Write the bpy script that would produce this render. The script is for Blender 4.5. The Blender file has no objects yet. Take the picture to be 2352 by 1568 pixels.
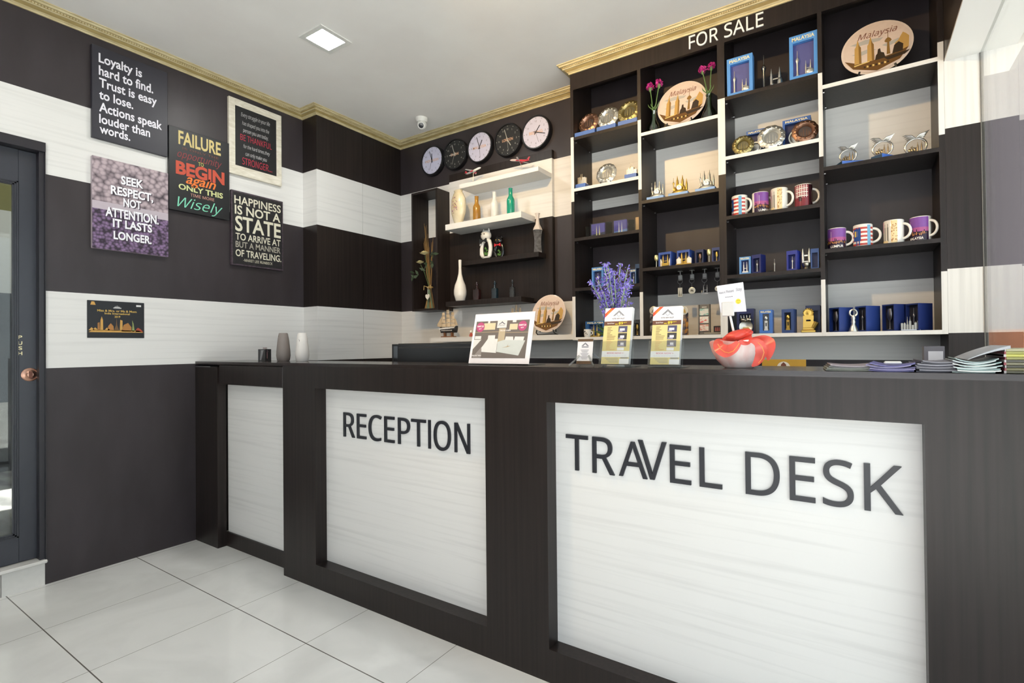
import bpy, bmesh, math, random
from math import sin, cos, pi, radians as R_
from mathutils import Vector, Matrix
random.seed(7)
sc = bpy.context.scene
COL = sc.collection

# ------------------------------------------------------------------ camera
CAM = Vector((3.4674, -1.5165, 1.1737))
yaw, pitch, roll, FPX, CX, CY = .5643, .0088, -.0103, 1162.94, 1233.78, 784.0
_F = Vector((-sin(yaw)*cos(pitch), cos(yaw)*cos(pitch), sin(pitch)))
_R = Vector((cos(yaw), sin(yaw), 0)); _U = _R.cross(_F)
_R, _U = cos(roll)*_R + sin(roll)*_U, -sin(roll)*_R + cos(roll)*_U
cam = bpy.data.cameras.new('camera'); camo = bpy.data.objects.new('camera', cam); COL.objects.link(camo)
camo.matrix_world = Matrix(((_R.x, _U.x, -_F.x, CAM.x), (_R.y, _U.y, -_F.y, CAM.y), (_R.z, _U.z, -_F.z, CAM.z), (0, 0, 0, 1)))
cam.sensor_width = 36; cam.sensor_fit = 'HORIZONTAL'; cam.lens = FPX/2352*36
cam.shift_x = (1176-CX)/2352; cam.shift_y = 0; cam.clip_start = .02; cam.clip_end = 200
sc.camera = camo

# ------------------------------------------------------------------ world, sun, exposure
sc.view_settings.view_transform = 'Standard'; sc.view_settings.look = 'None'
sc.view_settings.gamma = 1; sc.view_settings.use_curve_mapping = False
sc.view_settings.exposure = 0.57
w = bpy.data.worlds.new('sky'); sc.world = w; w.use_nodes = True
bg = w.node_tree.nodes['Background']; bg.inputs[0].default_value = (.88, .95, 1.05, 1); bg.inputs[1].default_value = 1.6
sun = bpy.data.lights.new('sun', 'SUN'); suno = bpy.data.objects.new('sun', sun); COL.objects.link(suno)
sun.energy = 22.0; sun.angle = .02; sun.color = (1, 1, 1); suno.rotation_euler = (R_(25), R_(-28), 0)
LAMP_DAY, SPOT_COL, SPOT_W = ((1, 1, .96), 105.0), (1, .66, .28), 75.0

# ------------------------------------------------------------------ measures of the room (metres)
Z1, Z2, Z3, Z4, ZC = 2.4742, 2.0706, 1.4781, 1.0865, 2.92
W, S, YA, D, XR, H = 1.5297, 1.2718, .729, .1684, 3.917, 1.10

def at(x, y, X=None, Y=None, Z=None):
    "the point of the plane X=, Y= or Z= that the photo shows at pixel x, y"
    d = _F + _R*((x-CX)/FPX) + _U*((CY-y)/FPX)
    t = (X-CAM.x)/d.x if X is not None else (Y-CAM.y)/d.y if Y is not None else (Z-CAM.z)/d.z
    return CAM + d*t
def pj(p):
    v = Vector(p)-CAM; z = v.dot(_F)
    return CX+FPX*v.dot(_R)/z, CY-FPX*v.dot(_U)/z

# ------------------------------------------------------------------ materials
def lin(h):
    if not isinstance(h, str): return tuple(h)+(1,)
    c = [int(h[i:i+2], 16)/255 for i in (0, 2, 4)]
    return tuple(v/12.92 if v <= .04045 else ((v+.055)/1.055)**2.4 for v in c)+(1,)
_mats = {}
def M(h, rough=.5, metal=0, spec=.5, alpha=1, trans=0, emit=0, var=.06, coat=0):
    key = (h, rough, metal, spec, alpha, trans, emit, var, coat)
    if key in _mats: return _mats[key]
    m = bpy.data.materials.new('paint_%d' % len(_mats)); m.use_nodes = True; _mats[key] = m
    nt = m.node_tree; b = nt.nodes['Principled BSDF']; c = lin(h)
    b.inputs['Base Color'].default_value = c
    b.inputs['Roughness'].default_value = rough; b.inputs['Metallic'].default_value = metal
    b.inputs['Specular IOR Level'].default_value = spec; b.inputs['Alpha'].default_value = alpha
    b.inputs['Transmission Weight'].default_value = trans; b.inputs['Coat Weight'].default_value = coat
    if emit: b.inputs['Emission Color'].default_value = c; b.inputs['Emission Strength'].default_value = emit
    elif var:
        n = nt.nodes.new('ShaderNodeTexNoise'); n.inputs['Scale'].default_value = 45; n.inputs['Detail'].default_value = 3
        tc = nt.nodes.new('ShaderNodeTexCoord'); nt.links.new(tc.outputs['Object'], n.inputs['Vector'])
        mx = nt.nodes.new('ShaderNodeMix'); mx.data_type = 'RGBA'
        mx.inputs[6].default_value = tuple(v*(1-var) for v in c[:3])+(1,); mx.inputs[7].default_value = tuple(min(1, v*(1+var)) for v in c[:3])+(1,)
        nt.links.new(n.outputs['Fac'], mx.inputs[0]); nt.links.new(mx.outputs[2], b.inputs['Base Color'])
    return m
def tex_mat(name, c0, c1, scale, rough, lo=.35, hi=.7, spec=.5, detail=5, dist=0, kind='noise', bump=0):
    m = bpy.data.materials.new(name); m.use_nodes = True; nt = m.node_tree; b = nt.nodes['Principled BSDF']
    tc = nt.nodes.new('ShaderNodeTexCoord'); mp = nt.nodes.new('ShaderNodeMapping'); mp.inputs['Scale'].default_value = scale
    nt.links.new(tc.outputs['Object'], mp.inputs[0])
    if kind == 'voronoi':
        n = nt.nodes.new('ShaderNodeTexVoronoi'); out = n.outputs['Distance']; n.inputs['Scale'].default_value = 1
    else:
        n = nt.nodes.new('ShaderNodeTexNoise'); n.inputs['Detail'].default_value = detail; n.inputs['Scale'].default_value = 1
        n.inputs['Distortion'].default_value = dist; out = n.outputs['Fac']
    nt.links.new(mp.outputs[0], n.inputs['Vector'])
    r = nt.nodes.new('ShaderNodeValToRGB'); r.color_ramp.elements[0].position = lo; r.color_ramp.elements[1].position = hi
    r.color_ramp.elements[0].color = lin(c0); r.color_ramp.elements[1].color = lin(c1)
    nt.links.new(out, r.inputs[0]); nt.links.new(r.outputs[0], b.inputs['Base Color'])
    b.inputs['Roughness'].default_value = rough; b.inputs['Specular IOR Level'].default_value = spec
    if bump:
        bp = nt.nodes.new('ShaderNodeBump'); bp.inputs['Strength'].default_value = bump; bp.inputs['Distance'].default_value = .004
        nt.links.new(out, bp.inputs['Height']); nt.links.new(bp.outputs[0], b.inputs['Normal'])
    return m
DARK = tex_mat('dark_laminate', '1e1917', '2b2321', (70, 70, 1.6), .36, spec=.3)
DTOP = tex_mat('polished_dark_laminate', '231d1b', '312826', (1.6, 70, 70), .16, spec=.55)
DARKW = tex_mat('dark_wall', '2f292b', '393336', (6, 6, 2), .42, spec=.45)
WHITE = tex_mat('white_laminate', 'd5d3d0', 'dfddda', (1.3, 1.3, 55), .4, lo=.3, hi=.5, dist=.35)
WHITEV = tex_mat('white_laminate_upright', 'cfcdca', 'dddbd8', (55, 55, 1.3), .4, lo=.3, hi=.55, dist=.3)
CEIL = tex_mat('ceiling_paint', 'eae7e4', 'efedea', (3, 3, 3), .9, spec=.1)
GOLDTRIM = tex_mat('antique_cornice', 'b9a97f', 'd3c69f', (14, 14, 90), .5, lo=.35, hi=.65, bump=.2)
# polished floor tiles with dark joints
def floor_mat():
    m = bpy.data.materials.new('floor_tiles'); m.use_nodes = True; nt = m.node_tree; b = nt.nodes['Principled BSDF']; L = nt.links.new
    tc = nt.nodes.new('ShaderNodeTexCoord'); sx = nt.nodes.new('ShaderNodeSeparateXYZ'); L(tc.outputs['Object'], sx.inputs[0])
    def mt(op, a, v=None):
        n = nt.nodes.new('ShaderNodeMath'); n.operation = op
        if isinstance(a, (int, float)): n.inputs[0].default_value = a
        else: L(a, n.inputs[0])
        if v is not None:
            if isinstance(v, (int, float)): n.inputs[1].default_value = v
            else: L(v, n.inputs[1])
        return n.outputs[0]
    T = .5212
    def line(o, off, wd):
        f = mt('FRACT', mt('DIVIDE', mt('SUBTRACT', o, off-50*T), T))
        return mt('LESS_THAN', mt('MULTIPLY', mt('MINIMUM', f, mt('SUBTRACT', 1.0, f)), T), wd)
    g = mt('MAXIMUM', line(sx.outputs['X'], .5536, .0011), line(sx.outputs['Y'], -.3037, .0021))
    n = nt.nodes.new('ShaderNodeTexNoise'); n.inputs['Scale'].default_value = 2.2; n.inputs['Detail'].default_value = 8; n.inputs['Distortion'].default_value = 1.2
    L(tc.outputs['Object'], n.inputs['Vector'])
    r = nt.nodes.new('ShaderNodeValToRGB'); r.color_ramp.elements[0].color = lin('dddcd9'); r.color_ramp.elements[1].color = lin('e8e7e4')
    r.color_ramp.elements[0].position = .4; r.color_ramp.elements[1].position = .6; L(n.outputs['Fac'], r.inputs[0])
    mx = nt.nodes.new('ShaderNodeMix'); mx.data_type = 'RGBA'; L(g, mx.inputs[0]); L(r.outputs[0], mx.inputs[6]); mx.inputs[7].default_value = lin('6a6660')
    L(mx.outputs[2], b.inputs['Base Color']); b.inputs['Roughness'].default_value = .07; b.inputs['Specular IOR Level'].default_value = .5
    return m
FLOOR = floor_mat()
def glass_mat(name, tint='ffffff', f0=.04):
    m = bpy.data.materials.new(name); m.use_nodes = True; nt = m.node_tree; L = nt.links.new
    nt.nodes.remove(nt.nodes['Principled BSDF']); out = nt.nodes['Material Output']
    g = nt.nodes.new('ShaderNodeNewGeometry'); d = nt.nodes.new('ShaderNodeVectorMath'); d.operation = 'DOT_PRODUCT'
    L(g.outputs['Incoming'], d.inputs[0]); L(g.outputs['Normal'], d.inputs[1])
    def mt(op, a, v):
        n = nt.nodes.new('ShaderNodeMath'); n.operation = op
        for i, q in enumerate((a, v)):
            if isinstance(q, (int, float)): n.inputs[i].default_value = q
            else: L(q, n.inputs[i])
        return n.outputs[0]
    c = mt('ABSOLUTE', d.outputs['Value'], 0); p = mt('POWER', mt('SUBTRACT', 1.0, c), 5.0)
    f = mt('ADD', mt('MULTIPLY', p, 1-f0), f0)
    t = nt.nodes.new('ShaderNodeBsdfTransparent'); t.inputs[0].default_value = lin(tint)
    gl = nt.nodes.new('ShaderNodeBsdfGlossy'); gl.inputs['Roughness'].default_value = .0; gl.inputs[0].default_value = (1, 1, 1, 1)
    mx = nt.nodes.new('ShaderNodeMixShader'); L(f, mx.inputs[0]); L(t.outputs[0], mx.inputs[1]); L(gl.outputs[0], mx.inputs[2]); L(mx.outputs[0], out.inputs[0])
    return m
GLASS = glass_mat('window_glass', 'eff2f0'); ACRY = glass_mat('clear_acrylic', 'f4f6f6', .05)
def tglass(h, f0=.06): return glass_mat('tinted_glass_'+h, h, f0)
SILVER = M('d2cfc6', .34, .9); GOLD = M('d4b05a', .3, .9); BRASS = M('a89a6a', .38, .9); COPPER = M('9a7866', .38, .9); BRONZE = M('93705c', .4, .9)
STEEL = M('a9a9ab', .3, 1); BLACK = M('151515', .4); PAPER = M('eceae8', .6); WHITEP = M('e9e7e2', .35); BLUE = M('4a6db0', .45); NAVY = M('26356f', .4); SKYB = M('4f8fd2', .45)

# ------------------------------------------------------------------ mesh building
class MB:
    def __init__(s): s.v = []; s.f = []; s.m = []; s.s = []; s.mi = 0; s.T = Matrix()
    def add(s, vs, fs, smooth=False):
        n = len(s.v); s.v += [tuple(s.T @ Vector(p)) for p in vs]
        for f in fs: s.f.append([n+i for i in f]); s.m.append(s.mi); s.s.append(smooth)
    def box(s, x0, x1, y0, y1, z0, z1):
        s.add([(x0,y0,z0),(x1,y0,z0),(x1,y1,z0),(x0,y1,z0),(x0,y0,z1),(x1,y0,z1),(x1,y1,z1),(x0,y1,z1)],
              [(0,3,2,1),(4,5,6,7),(0,1,5,4),(1,2,6,5),(2,3,7,6),(3,0,4,7)])
    def bbox(s, x0, x1, y0, y1, z0, z1, b=.002):
        "box with chamfered edges"
        o = []
        for X, sx in ((x0, 1), (x1, -1)):
            for Y, sy in ((y0, 1), (y1, -1)):
                for Z, sz in ((z0, 1), (z1, -1)):
                    o += [(X+sx*b, Y+sy*b, Z), (X+sx*b, Y, Z+sz*b), (X, Y+sy*b, Z+sz*b)]
        bm = bmesh.new()
        for p in o: bm.verts.new(p)
        bmesh.ops.convex_hull(bm, input=bm.verts); bm.verts.index_update()
        s.add([tuple(v.co) for v in bm.verts], [[v.index for v in f.verts] for f in bm.faces]); bm.free()
    def lathe(s, prof, n=24, c=(0, 0, 0), sx=1, sy=1, a0=0, a1=2*pi):
        full = abs(a1-a0-2*pi) < 1e-6; k = n if full else n+1; vs = []; fs = []
        for r, z in prof:
            for i in range(k):
                a = a0+(a1-a0)*i/n; vs.append((c[0]+r*cos(a)*sx, c[1]+r*sin(a)*sy, c[2]+z))
        for j in range(len(prof)-1):
            for i in range(n):
                i2 = (i+1) % k; fs.append((j*k+i, j*k+i2, (j+1)*k+i2, (j+1)*k+i))
        if full:
            if prof[0][0] > 1e-6: fs.append(tuple(range(k-1, -1, -1)))
            if prof[-1][0] > 1e-6: fs.append(tuple((len(prof)-1)*k+i for i in range(k)))
        s.add(vs, fs, True)
    def cyl(s, c, r, h, n=20, r2=None): s.lathe([(r, 0), (r if r2 is None else r2, h)], n, c)
    def tube(s, pts, r, n=8, cap=True):
        pts = [Vector(p) for p in pts]; rs = r if isinstance(r, (list, tuple)) else [r]*len(pts); vs = []; fs = []
        t0 = (pts[1]-pts[0]).normalized(); up = Vector((0, 0, 1)) if abs(t0.z) < .9 else Vector((1, 0, 0)); a = t0.cross(up).normalized()
        for i, p in enumerate(pts):
            t = (pts[min(i+1, len(pts)-1)]-pts[max(i-1, 0)]).normalized(); a = (a-t*a.dot(t)).normalized(); b = t.cross(a)
            for k in range(n): q = 2*pi*k/n; vs.append(tuple(p+a*(rs[i]*cos(q))+b*(rs[i]*sin(q))))
        for i in range(len(pts)-1):
            for k in range(n): k2 = (k+1) % n; fs.append((i*n+k, i*n+k2, (i+1)*n+k2, (i+1)*n+k))
        if cap: fs += [tuple(range(n-1, -1, -1)), tuple((len(pts)-1)*n+k for k in range(n))]
        s.add(vs, fs, True)
    def ball(s, c, r, n=14, m=9):
        rx, ry, rz = r if isinstance(r, (list, tuple)) else (r, r, r)
        s.lathe([(max(1e-5, sin(pi*j/m)), -cos(pi*j/m)*rz) for j in range(m+1)], n, c, rx, ry)
    def torus(s, c, R, r, axis='y', n=28, m=8, sx=1, sz=1):
        vs = []; fs = []
        for i in range(n):
            a = 2*pi*i/n
            for k in range(m):
                b = 2*pi*k/m; q = R+r*cos(b); u, v, h = q*cos(a)*sx, q*sin(a)*sz, r*sin(b)
                vs.append((c[0]+u, c[1]+h, c[2]+v) if axis == 'y' else (c[0]+u, c[1]+v, c[2]+h))
        for i in range(n):
            for k in range(m): fs.append((i*m+k, i*m+(k+1) % m, ((i+1) % n)*m+(k+1) % m, ((i+1) % n)*m+k))
        s.add(vs, fs, True)
    def prism(s, pts, y0, y1):
        "outline in x,z given a thickness from y0 to y1"
        n = len(pts); s.add([(x, y0, z) for x, z in pts]+[(x, y1, z) for x, z in pts],
            [tuple(range(n)), tuple(range(2*n-1, n-1, -1))]+[(i, i+n, (i+1) % n+n, (i+1) % n) for i in range(n)])
    def flat(s, pts, y): s.add([(x, y, z) for x, z in pts], [tuple(range(len(pts)))])
    def disc(s, c, r, y, n=24, rz=None): s.flat([(c[0]+r*cos(2*pi*i/n), c[1]+(rz or r)*sin(2*pi*i/n)) for i in range(n)], y)
    def fn(s, vs, fs, map_): s.add([map_(*p) for p in vs], fs)
    def build(s, name, mats, parent=None, loc=None):
        me = bpy.data.meshes.new(name); me.from_pydata(s.v, [], s.f)
        mats = mats if isinstance(mats, (list, tuple)) else [mats]
        for m in mats: me.materials.append(m)
        me.polygons.foreach_set('material_index', s.m); me.polygons.foreach_set('use_smooth', s.s)
        bm = bmesh.new(); bm.from_mesh(me); bmesh.ops.recalc_face_normals(bm, faces=bm.faces); bm.to_mesh(me); bm.free()
        if any(s.s): me.set_sharp_from_angle(angle=R_(40))
        o = bpy.data.objects.new(name, me); COL.objects.link(o)
        if parent: o.parent = parent
        if loc: o.location = loc
        return o
def tag(o, label, cat, group=None):
    o['label'] = label; o['category'] = cat
    if group: o['group'] = group
    return o
def thing(name, label, cat, loc=(0, 0, 0), rz=0, group=None, rx=0):
    o = bpy.data.objects.new(name, None); COL.objects.link(o); o.location = loc; o.rotation_euler = (rx, 0, rz); o.empty_display_size = .05
    return tag(o, label, cat, group)
def struct(o): o['kind'] = 'structure'; return o
def dup(root, loc=None, rz=None, label=None, scale=None):
    r = root.copy(); COL.objects.link(r)
    if loc is not None: r.location = loc
    if rz is not None: r.rotation_euler = (0, 0, rz)
    if label: r['label'] = label
    if scale: r.scale = (scale,)*3
    for ch in root.children:
        c = ch.copy(); COL.objects.link(c); c.parent = r
        for g in ch.children: q = g.copy(); COL.objects.link(q); q.parent = c
    return r

# lettering: outlines of the built-in font, scaled so that capitals are 1 high
_tc = {}; _cap = []
try: FONT = bpy.data.fonts.load(bpy.utils.system_resource('DATAFILES')+'/fonts/NotoSansHebrew-Regular.woff2')   # Blender's own interface fonts
except Exception: FONT = None
def glyphs(s, shear=0, bold=0, ext=0, res=3):
    k = (s, shear, bold, ext, res)
    if k in _tc: return _tc[k]
    cu = bpy.data.curves.new('t', 'FONT'); cu.body = s; cu.shear = shear; cu.offset = bold*.7; cu.extrude = ext; cu.resolution_u = res; cu.size = 1
    if FONT and bold < .015: cu.font = FONT
    o = bpy.data.objects.new('t', cu); COL.objects.link(o); bpy.context.view_layer.update()
    me = bpy.data.meshes.new_from_object(o.evaluated_get(bpy.context.evaluated_depsgraph_get()))
    vs = [tuple(v.co) for v in me.vertices]; fs = [tuple(p.vertices) for p in me.polygons]
    COL.objects.unlink(o); bpy.data.objects.remove(o); bpy.data.meshes.remove(me); bpy.data.curves.remove(cu)
    if not vs: vs, fs = [(0, 0, 0), (1, 0, 0), (0, 0, 0)], []
    CAP = .682 if bold >= .015 or not FONT else _cap[0] if _cap else max(v[1] for v in vs)
    if s == 'H' and not _cap: _cap.append(CAP)
    x0 = min(v[0] for v in vs); x1 = max(v[0] for v in vs)
    _tc[k] = ([((x-x0)/CAP, y/CAP, z/CAP) for x, y, z in vs], fs, (x1-x0)/CAP); return _tc[k]
def text(mb, s, P, U, V, h, w=None, N=None, center=False, **k):
    vs, fs, L = glyphs(s, **k); P, U, V = Vector(P), Vector(U), Vector(V); N = Vector(N) if N else U.cross(V)
    kx = (w/L) if w else h; o = -w/2 if center and w else -L*kx/2 if center else 0; ex = k.get('ext', 0)
    mb.add([tuple(P+U*(x*kx+o)+V*(y*h)+N*((z+ex)*h)) for x, y, z in vs], fs)
UX, UZ = Vector((1, 0, 0)), Vector((0, 0, 1)); UY = Vector((0, 1, 0))

glyphs('H')
# ================================================================== THE SETTING
BANDS = [(0, Z4, 0), (Z4, Z3, 1), (Z3, Z2, 0), (Z2, Z1, 1), (Z1, ZC, 0)]
def banded(mb, x0, x1, y0, y1, z0=0, z1=ZC):
    for a, b, m in BANDS:
        a, b = max(a, z0), min(b, z1)
        if b > a: mb.mi = m; mb.box(x0, x1, y0, y1, a, b)
YF = -3.1
f = MB(); f.box(-.12, XR+.02, YF-.1, W+.1, -.06, 0); struct(f.build('floor', FLOOR))
f = MB(); f.box(-.12, 4.05, YF-.1, W+.1, ZC, ZC+.1); struct(f.build('ceiling', CEIL))
DY0, DY1, DZ0, DZ1 = -1.66, -.687, .129, 2.213
f = MB(); banded(f, -.12, 0, DY1, W); banded(f, -.12, 0, YF, DY0); banded(f, -.12, 0, DY0, DY1, DZ1); struct(f.build('wall_left', [DARKW, WHITE]))
f = MB()                                   # panelled stretch of the left wall, a step proud of it
banded(f, 0, D, YA, 1.1295); banded(f, 0, D, 1.1325, W); banded(f, 0, D-.004, 1.12, 1.14)
struct(f.build('wall_left.001', [DARK, WHITE]))
f = MB(); banded(f, -.12, XR, W, W+.1); struct(f.build('wall_back', [DARKW, WHITE]))
f = MB(); f.box(-.12, 2.6, YF-.1, YF, 0, ZC); f.box(2.6, XR+.14, YF-.1, YF, 2.5, ZC); struct(f.build('wall_front', [M('d8d4ce', .8)]))
f = MB(); f.mi = 0; f.box(XR, XR+.14, YF, W, 2.385, ZC); f.box(XR, XR+.012, S, W+.1, 0, 2.385); struct(f.build('wall_right', [WHITE]))
# pier beside the display unit, with its own stripes
f = MB(); f.mi = 1; f.box(3.7985, XR, S, W, 2.093, 2.385); f.mi = 0; f.box(3.7985, XR, S, W, 1.487, 2.093)
f.mi = 1; f.box(3.7985, XR, S, W, 1.211, 1.487); f.mi = 0; f.box(3.7985, XR, S, W, 0, 1.211); struct(f.build('trim_2', [DARK, WHITEV]))
f = MB(); f.mi = 1; f.box(3.80, XR, YF, S, 2.385, 2.395); f.mi = 0; f.box(3.80, XR, YF, S, 2.395, ZC); f.box(3.7985, XR, S, W, 2.385, ZC); struct(f.build('trim_3', [DARK, WHITE]))
# glass front along the right side
win = MB(); win.box(XR, XR+.01, YF, S-.003, .02, 2.385); wn = struct(win.build('window_1', GLASS))
f = MB(); f.box(XR-.0015, XR+.011, S-.003, S, .0, 2.385); f.box(XR-.01, XR+.02, YF, S, 0, .03); f.build('window_frame', M('77736f', .4), wn)
# cornice
def sweep(path, prof):
    mb = MB(); n = len(prof); vs = []; fs = []
    for i, p in enumerate(path):
        p = Vector(p); a = (Vector(path[i])-Vector(path[i-1])).normalized() if i else None
        b = (Vector(path[i+1])-p).normalized() if i < len(path)-1 else None
        na = Vector((a.y, -a.x)) if a else None; nb = Vector((b.y, -b.x)) if b else None
        m = na if nb is None else nb if na is None else (na+nb)/(1+na.dot(nb))
        vs += [(p.x+m.x*d, p.y+m.y*d, z) for d, z in prof]
    for i in range(len(path)-1):
        for j in range(n-1): fs.append((i*n+j, i*n+j+1, (i+1)*n+j+1, (i+1)*n+j))
    mb.add(vs, fs); mb.m = [1 if k % (n-1) in (4, 7) else 0 for k in range(len(fs))]; return mb
CP = [(0, 2.868), (.007, 2.868), (.008, 2.876), (.013, 2.878), (.016, 2.881), (.027, 2.893), (.034, 2.893), (.037, 2.897), (.039, 2.905), (.050, 2.906), (.054, 2.914), (.062, 2.915), (.062, 2.921)]
f = sweep([(0, YF), (0, YA), (D, YA), (D, W), (1.9665, W), (1.9665, S), (3.80, S)], CP)
def beads(mb, a, b, n):
    a, b = Vector(a), Vector(b); k = max(2, int((b-a).length/.012))
    for i in range(k):
        p = a.lerp(b, (i+.5)/k)
        mb.box(p.x-.0035, p.x+.0035, p.y-.0035, p.y+.0035, 2.8975, 2.9035)
beads(f, (.039, -2.2), (.039, YA-.04), 0); beads(f, (D+.039, YA-.03), (D+.039, W-.04), 0); beads(f, (D+.04, W-.039), (1.92, W-.039), 0); beads(f, (1.94, S-.039), (3.79, S-.039), 0)
struct(f.build('trim_1', [GOLDTRIM, tex_mat('cornice_recess', '8f7b4c', 'a8945f', (14, 14, 90), .55)]))
# glazed door in the left wall, its frame and the tiled step under it
def YX(px, py, X): return at(px, py, X=X).y
f = MB(); f.box(-.11, .012, DY1-.0, DY1+.002, DZ0, DZ1); f.box(-.11, .014, DY0, DY1+.002, DZ1-.035, DZ1+.012)
f.box(-.11, 0, DY1-.02, DY1, DZ0, DZ1); f.box(-.11, 0, DY0, DY0+.035, DZ0, DZ1); dr = struct(f.build('door_1', M('26242a', .35)))
dx = -.045; ys = YX(87, 800, dx); yg = YX(29, 800, dx); zt = at(35, 424, X=dx).z; zb = at(35, 1226, X=dx).z; yl = DY0+.14
f = MB(); f.bbox(dx-.04, dx, yg+.02, ys, DZ0+.004, DZ1-.037); f.bbox(dx-.04, dx, DY0+.036, yl, DZ0+.004, DZ1-.037)
f.box(dx-.04, dx, yl, yg+.02, DZ0+.004, zb-.02); f.box(dx-.04, dx, yl, yg+.02, zt+.02, DZ1-.037); leaf = f.build('door_leaf', M('363840', .33), dr)
f = MB()
for i in range(3):
    a = .004*i; q = .0065*i
    f.box(dx-.012-a, dx+.006-a, yg+.013-q, yg+.0195-q, zb-.0195+q, zt+.0195-q); f.box(dx-.012-a, dx+.006-a, yl, yg+.0195-q, zt+.013-q, zt+.0195-q); f.box(dx-.012-a, dx+.006-a, yl, yg+.0195-q, zb-.0195+q, zb-.013+q)
f.build('glazing_bead', M('2e2f36', .35), leaf)
f = MB(); f.box(dx-.028, dx-.022, yl, yg+.02, zb-.02, zt+.02); f.build('glass', GLASS, leaf)
f = MB(); p = at(68.5, 860, X=dx); f.T = Matrix.Translation((dx, p.y, p.z)) @ Matrix.Rotation(R_(90), 4, 'Y')
f.lathe([(.033, 0), (.033, .005), (.029, .007), (.028, .003), (.02, .004), (.012, .012), (.0001, .013)], 28, sy=1); f.mi = 1; f.T = Matrix.Translation((dx+.012, p.y, p.z)); f.box(0, .006, -.006, .006, -.016, .016)
f.build('lock', [M('b58d7a', .3, 1), M('6d4a40', .4, 1)], leaf)
f = MB()
for ch, py in zip('PUSH', (778, 791.5, 803, 815)):
    p = at(46, py, X=dx); text(f, ch, (dx+.0015, p.y, p.z), UY, UZ, .0165, w=.016, center=True, bold=.03)
f.build('lettering', M('e6dcae', .5), leaf)
f = MB(); f.box(-.12, 0, DY0-.2, DY1, 0, .112); f.bbox(-.12, .022, DY0-.2, DY1+.006, .112, .129, .004); f.mi = 1
for yy in (-.842, -1.363): f.box(-.001, .0008, yy-.0015, yy+.0015, 0, .112)
f.mi = 0; struct(f.build('trim_4', [M('d9d7d2', .12), M('77736e', .6)]))
# outdoors: forecourt, street wall and gate beyond the left door, garden wall beyond the glass
f = MB(); f.box(-14, 14, -14, 12, -.2, -.07); struct(f.build('ground', tex_mat('concrete', 'b9b7b2', 'd3d1cc', (1.2, 6, 1), .9)))
ga, gb = at(14, 684, X=-4.0).z, at(14, 922, X=-4.0).z
f = MB(); f.box(-9, -.125, -9, 6, -.072, -.068); struct(f.build('road', tex_mat('asphalt_shade_streaks', '4c4a47', '807d78', (1.2, 5, 1), .9, lo=.42, hi=.6)))  # darker streaks paint shadows on the road into the asphalt colour
f = MB(); f.box(-3.6, -.12, -4, 4.2, 2.56, 2.66); struct(f.build('ceiling.001', M('8d8a58', .8)))
f = MB()
for i in range(9): f.box(-4.04, -4.0, -4+i*.9, -4+i*.9+.885, min(gb, .02), ga)
f.box(-4.06, -4.0, -4.1, 4.2, ga, ga+.05); f.box(-4.03, -4.01, -4.1, 4.2, -.07, .03); tag(f.build('gate', M('2c2e32', .5)), 'dark grey sheet metal gate seen through the door glass', 'gate')
f = MB(); sz = max(2.6, at(14, 536, X=-7).z)+.9; f.box(-7.1, -7, -8, 8, -.07, sz); f.mi = 1; f.box(-7.4, -6.7, -8, 8, sz, sz+.12); struct(f.build('wall_street', [M('8d8a80', .8), M('6a5546', .7)]))
gz = at(2300, 757, Y=4.0).z
f = MB(); f.box(3.6, 9, 4.0, 4.15, -.07, gz); f.mi = 1; f.box(3.6, 9, 4.05, 4.15, gz, 6); struct(f.build('wall_garden', [tex_mat('terracotta', '5c3116', '6c3c1c', (5, 5, 5), .7), M('443d42', .8)]))

# ================================================================== CEILING LAMPS, CAMERA
def ceiling_lamp(label, x, y, light):
    t = thing('ceiling_lamp', label, 'lamp', (x, y, ZC), 0, 'square recessed ceiling lamps'); a, b = .1, .073
    f = MB()
    for x0, x1, y0, y1 in ((-a, a, -a, -b), (-a, a, b, a), (-a, -b, -b, b), (b, a, -b, b)): f.box(x0, x1, y0, y1, -.006, 0)
    f.build('frame', M('dcdcd8', .5), t)
    f = MB(); k = .012; pts = []
    for cx_, cy_, a0 in ((b-k, b-k, 0), (-b+k, b-k, 90), (-b+k, -b+k, 180), (b-k, -b+k, 270)):
        for i in range(5): q = R_(a0+22.5*i); pts.append((cx_+k*cos(q), cy_+k*sin(q)))
    f.add([(x, y, -.004) for x, y in pts], [tuple(range(len(pts)))])
    m = bpy.data.materials.new('lamp_diffuser'); m.use_nodes = True; q = m.node_tree.nodes['Principled BSDF']
    q.inputs['Base Color'].default_value = (.9, .9, .9, 1); q.inputs['Emission Color'].default_value = light[0]+(1,); q.inputs['Emission Strength'].default_value = light[1]
    f.build('diffuser', m, t); return t
ceiling_lamp('lit square ceiling lamp above the reception end of the counter', .948, .26, LAMP_DAY)
ceiling_lamp('added unseen square ceiling lamp brightening the entrance side of the lobby', .948, -1.55, LAMP_DAY)  # added lamp out of view, lifts the floor and the left wall
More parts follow.
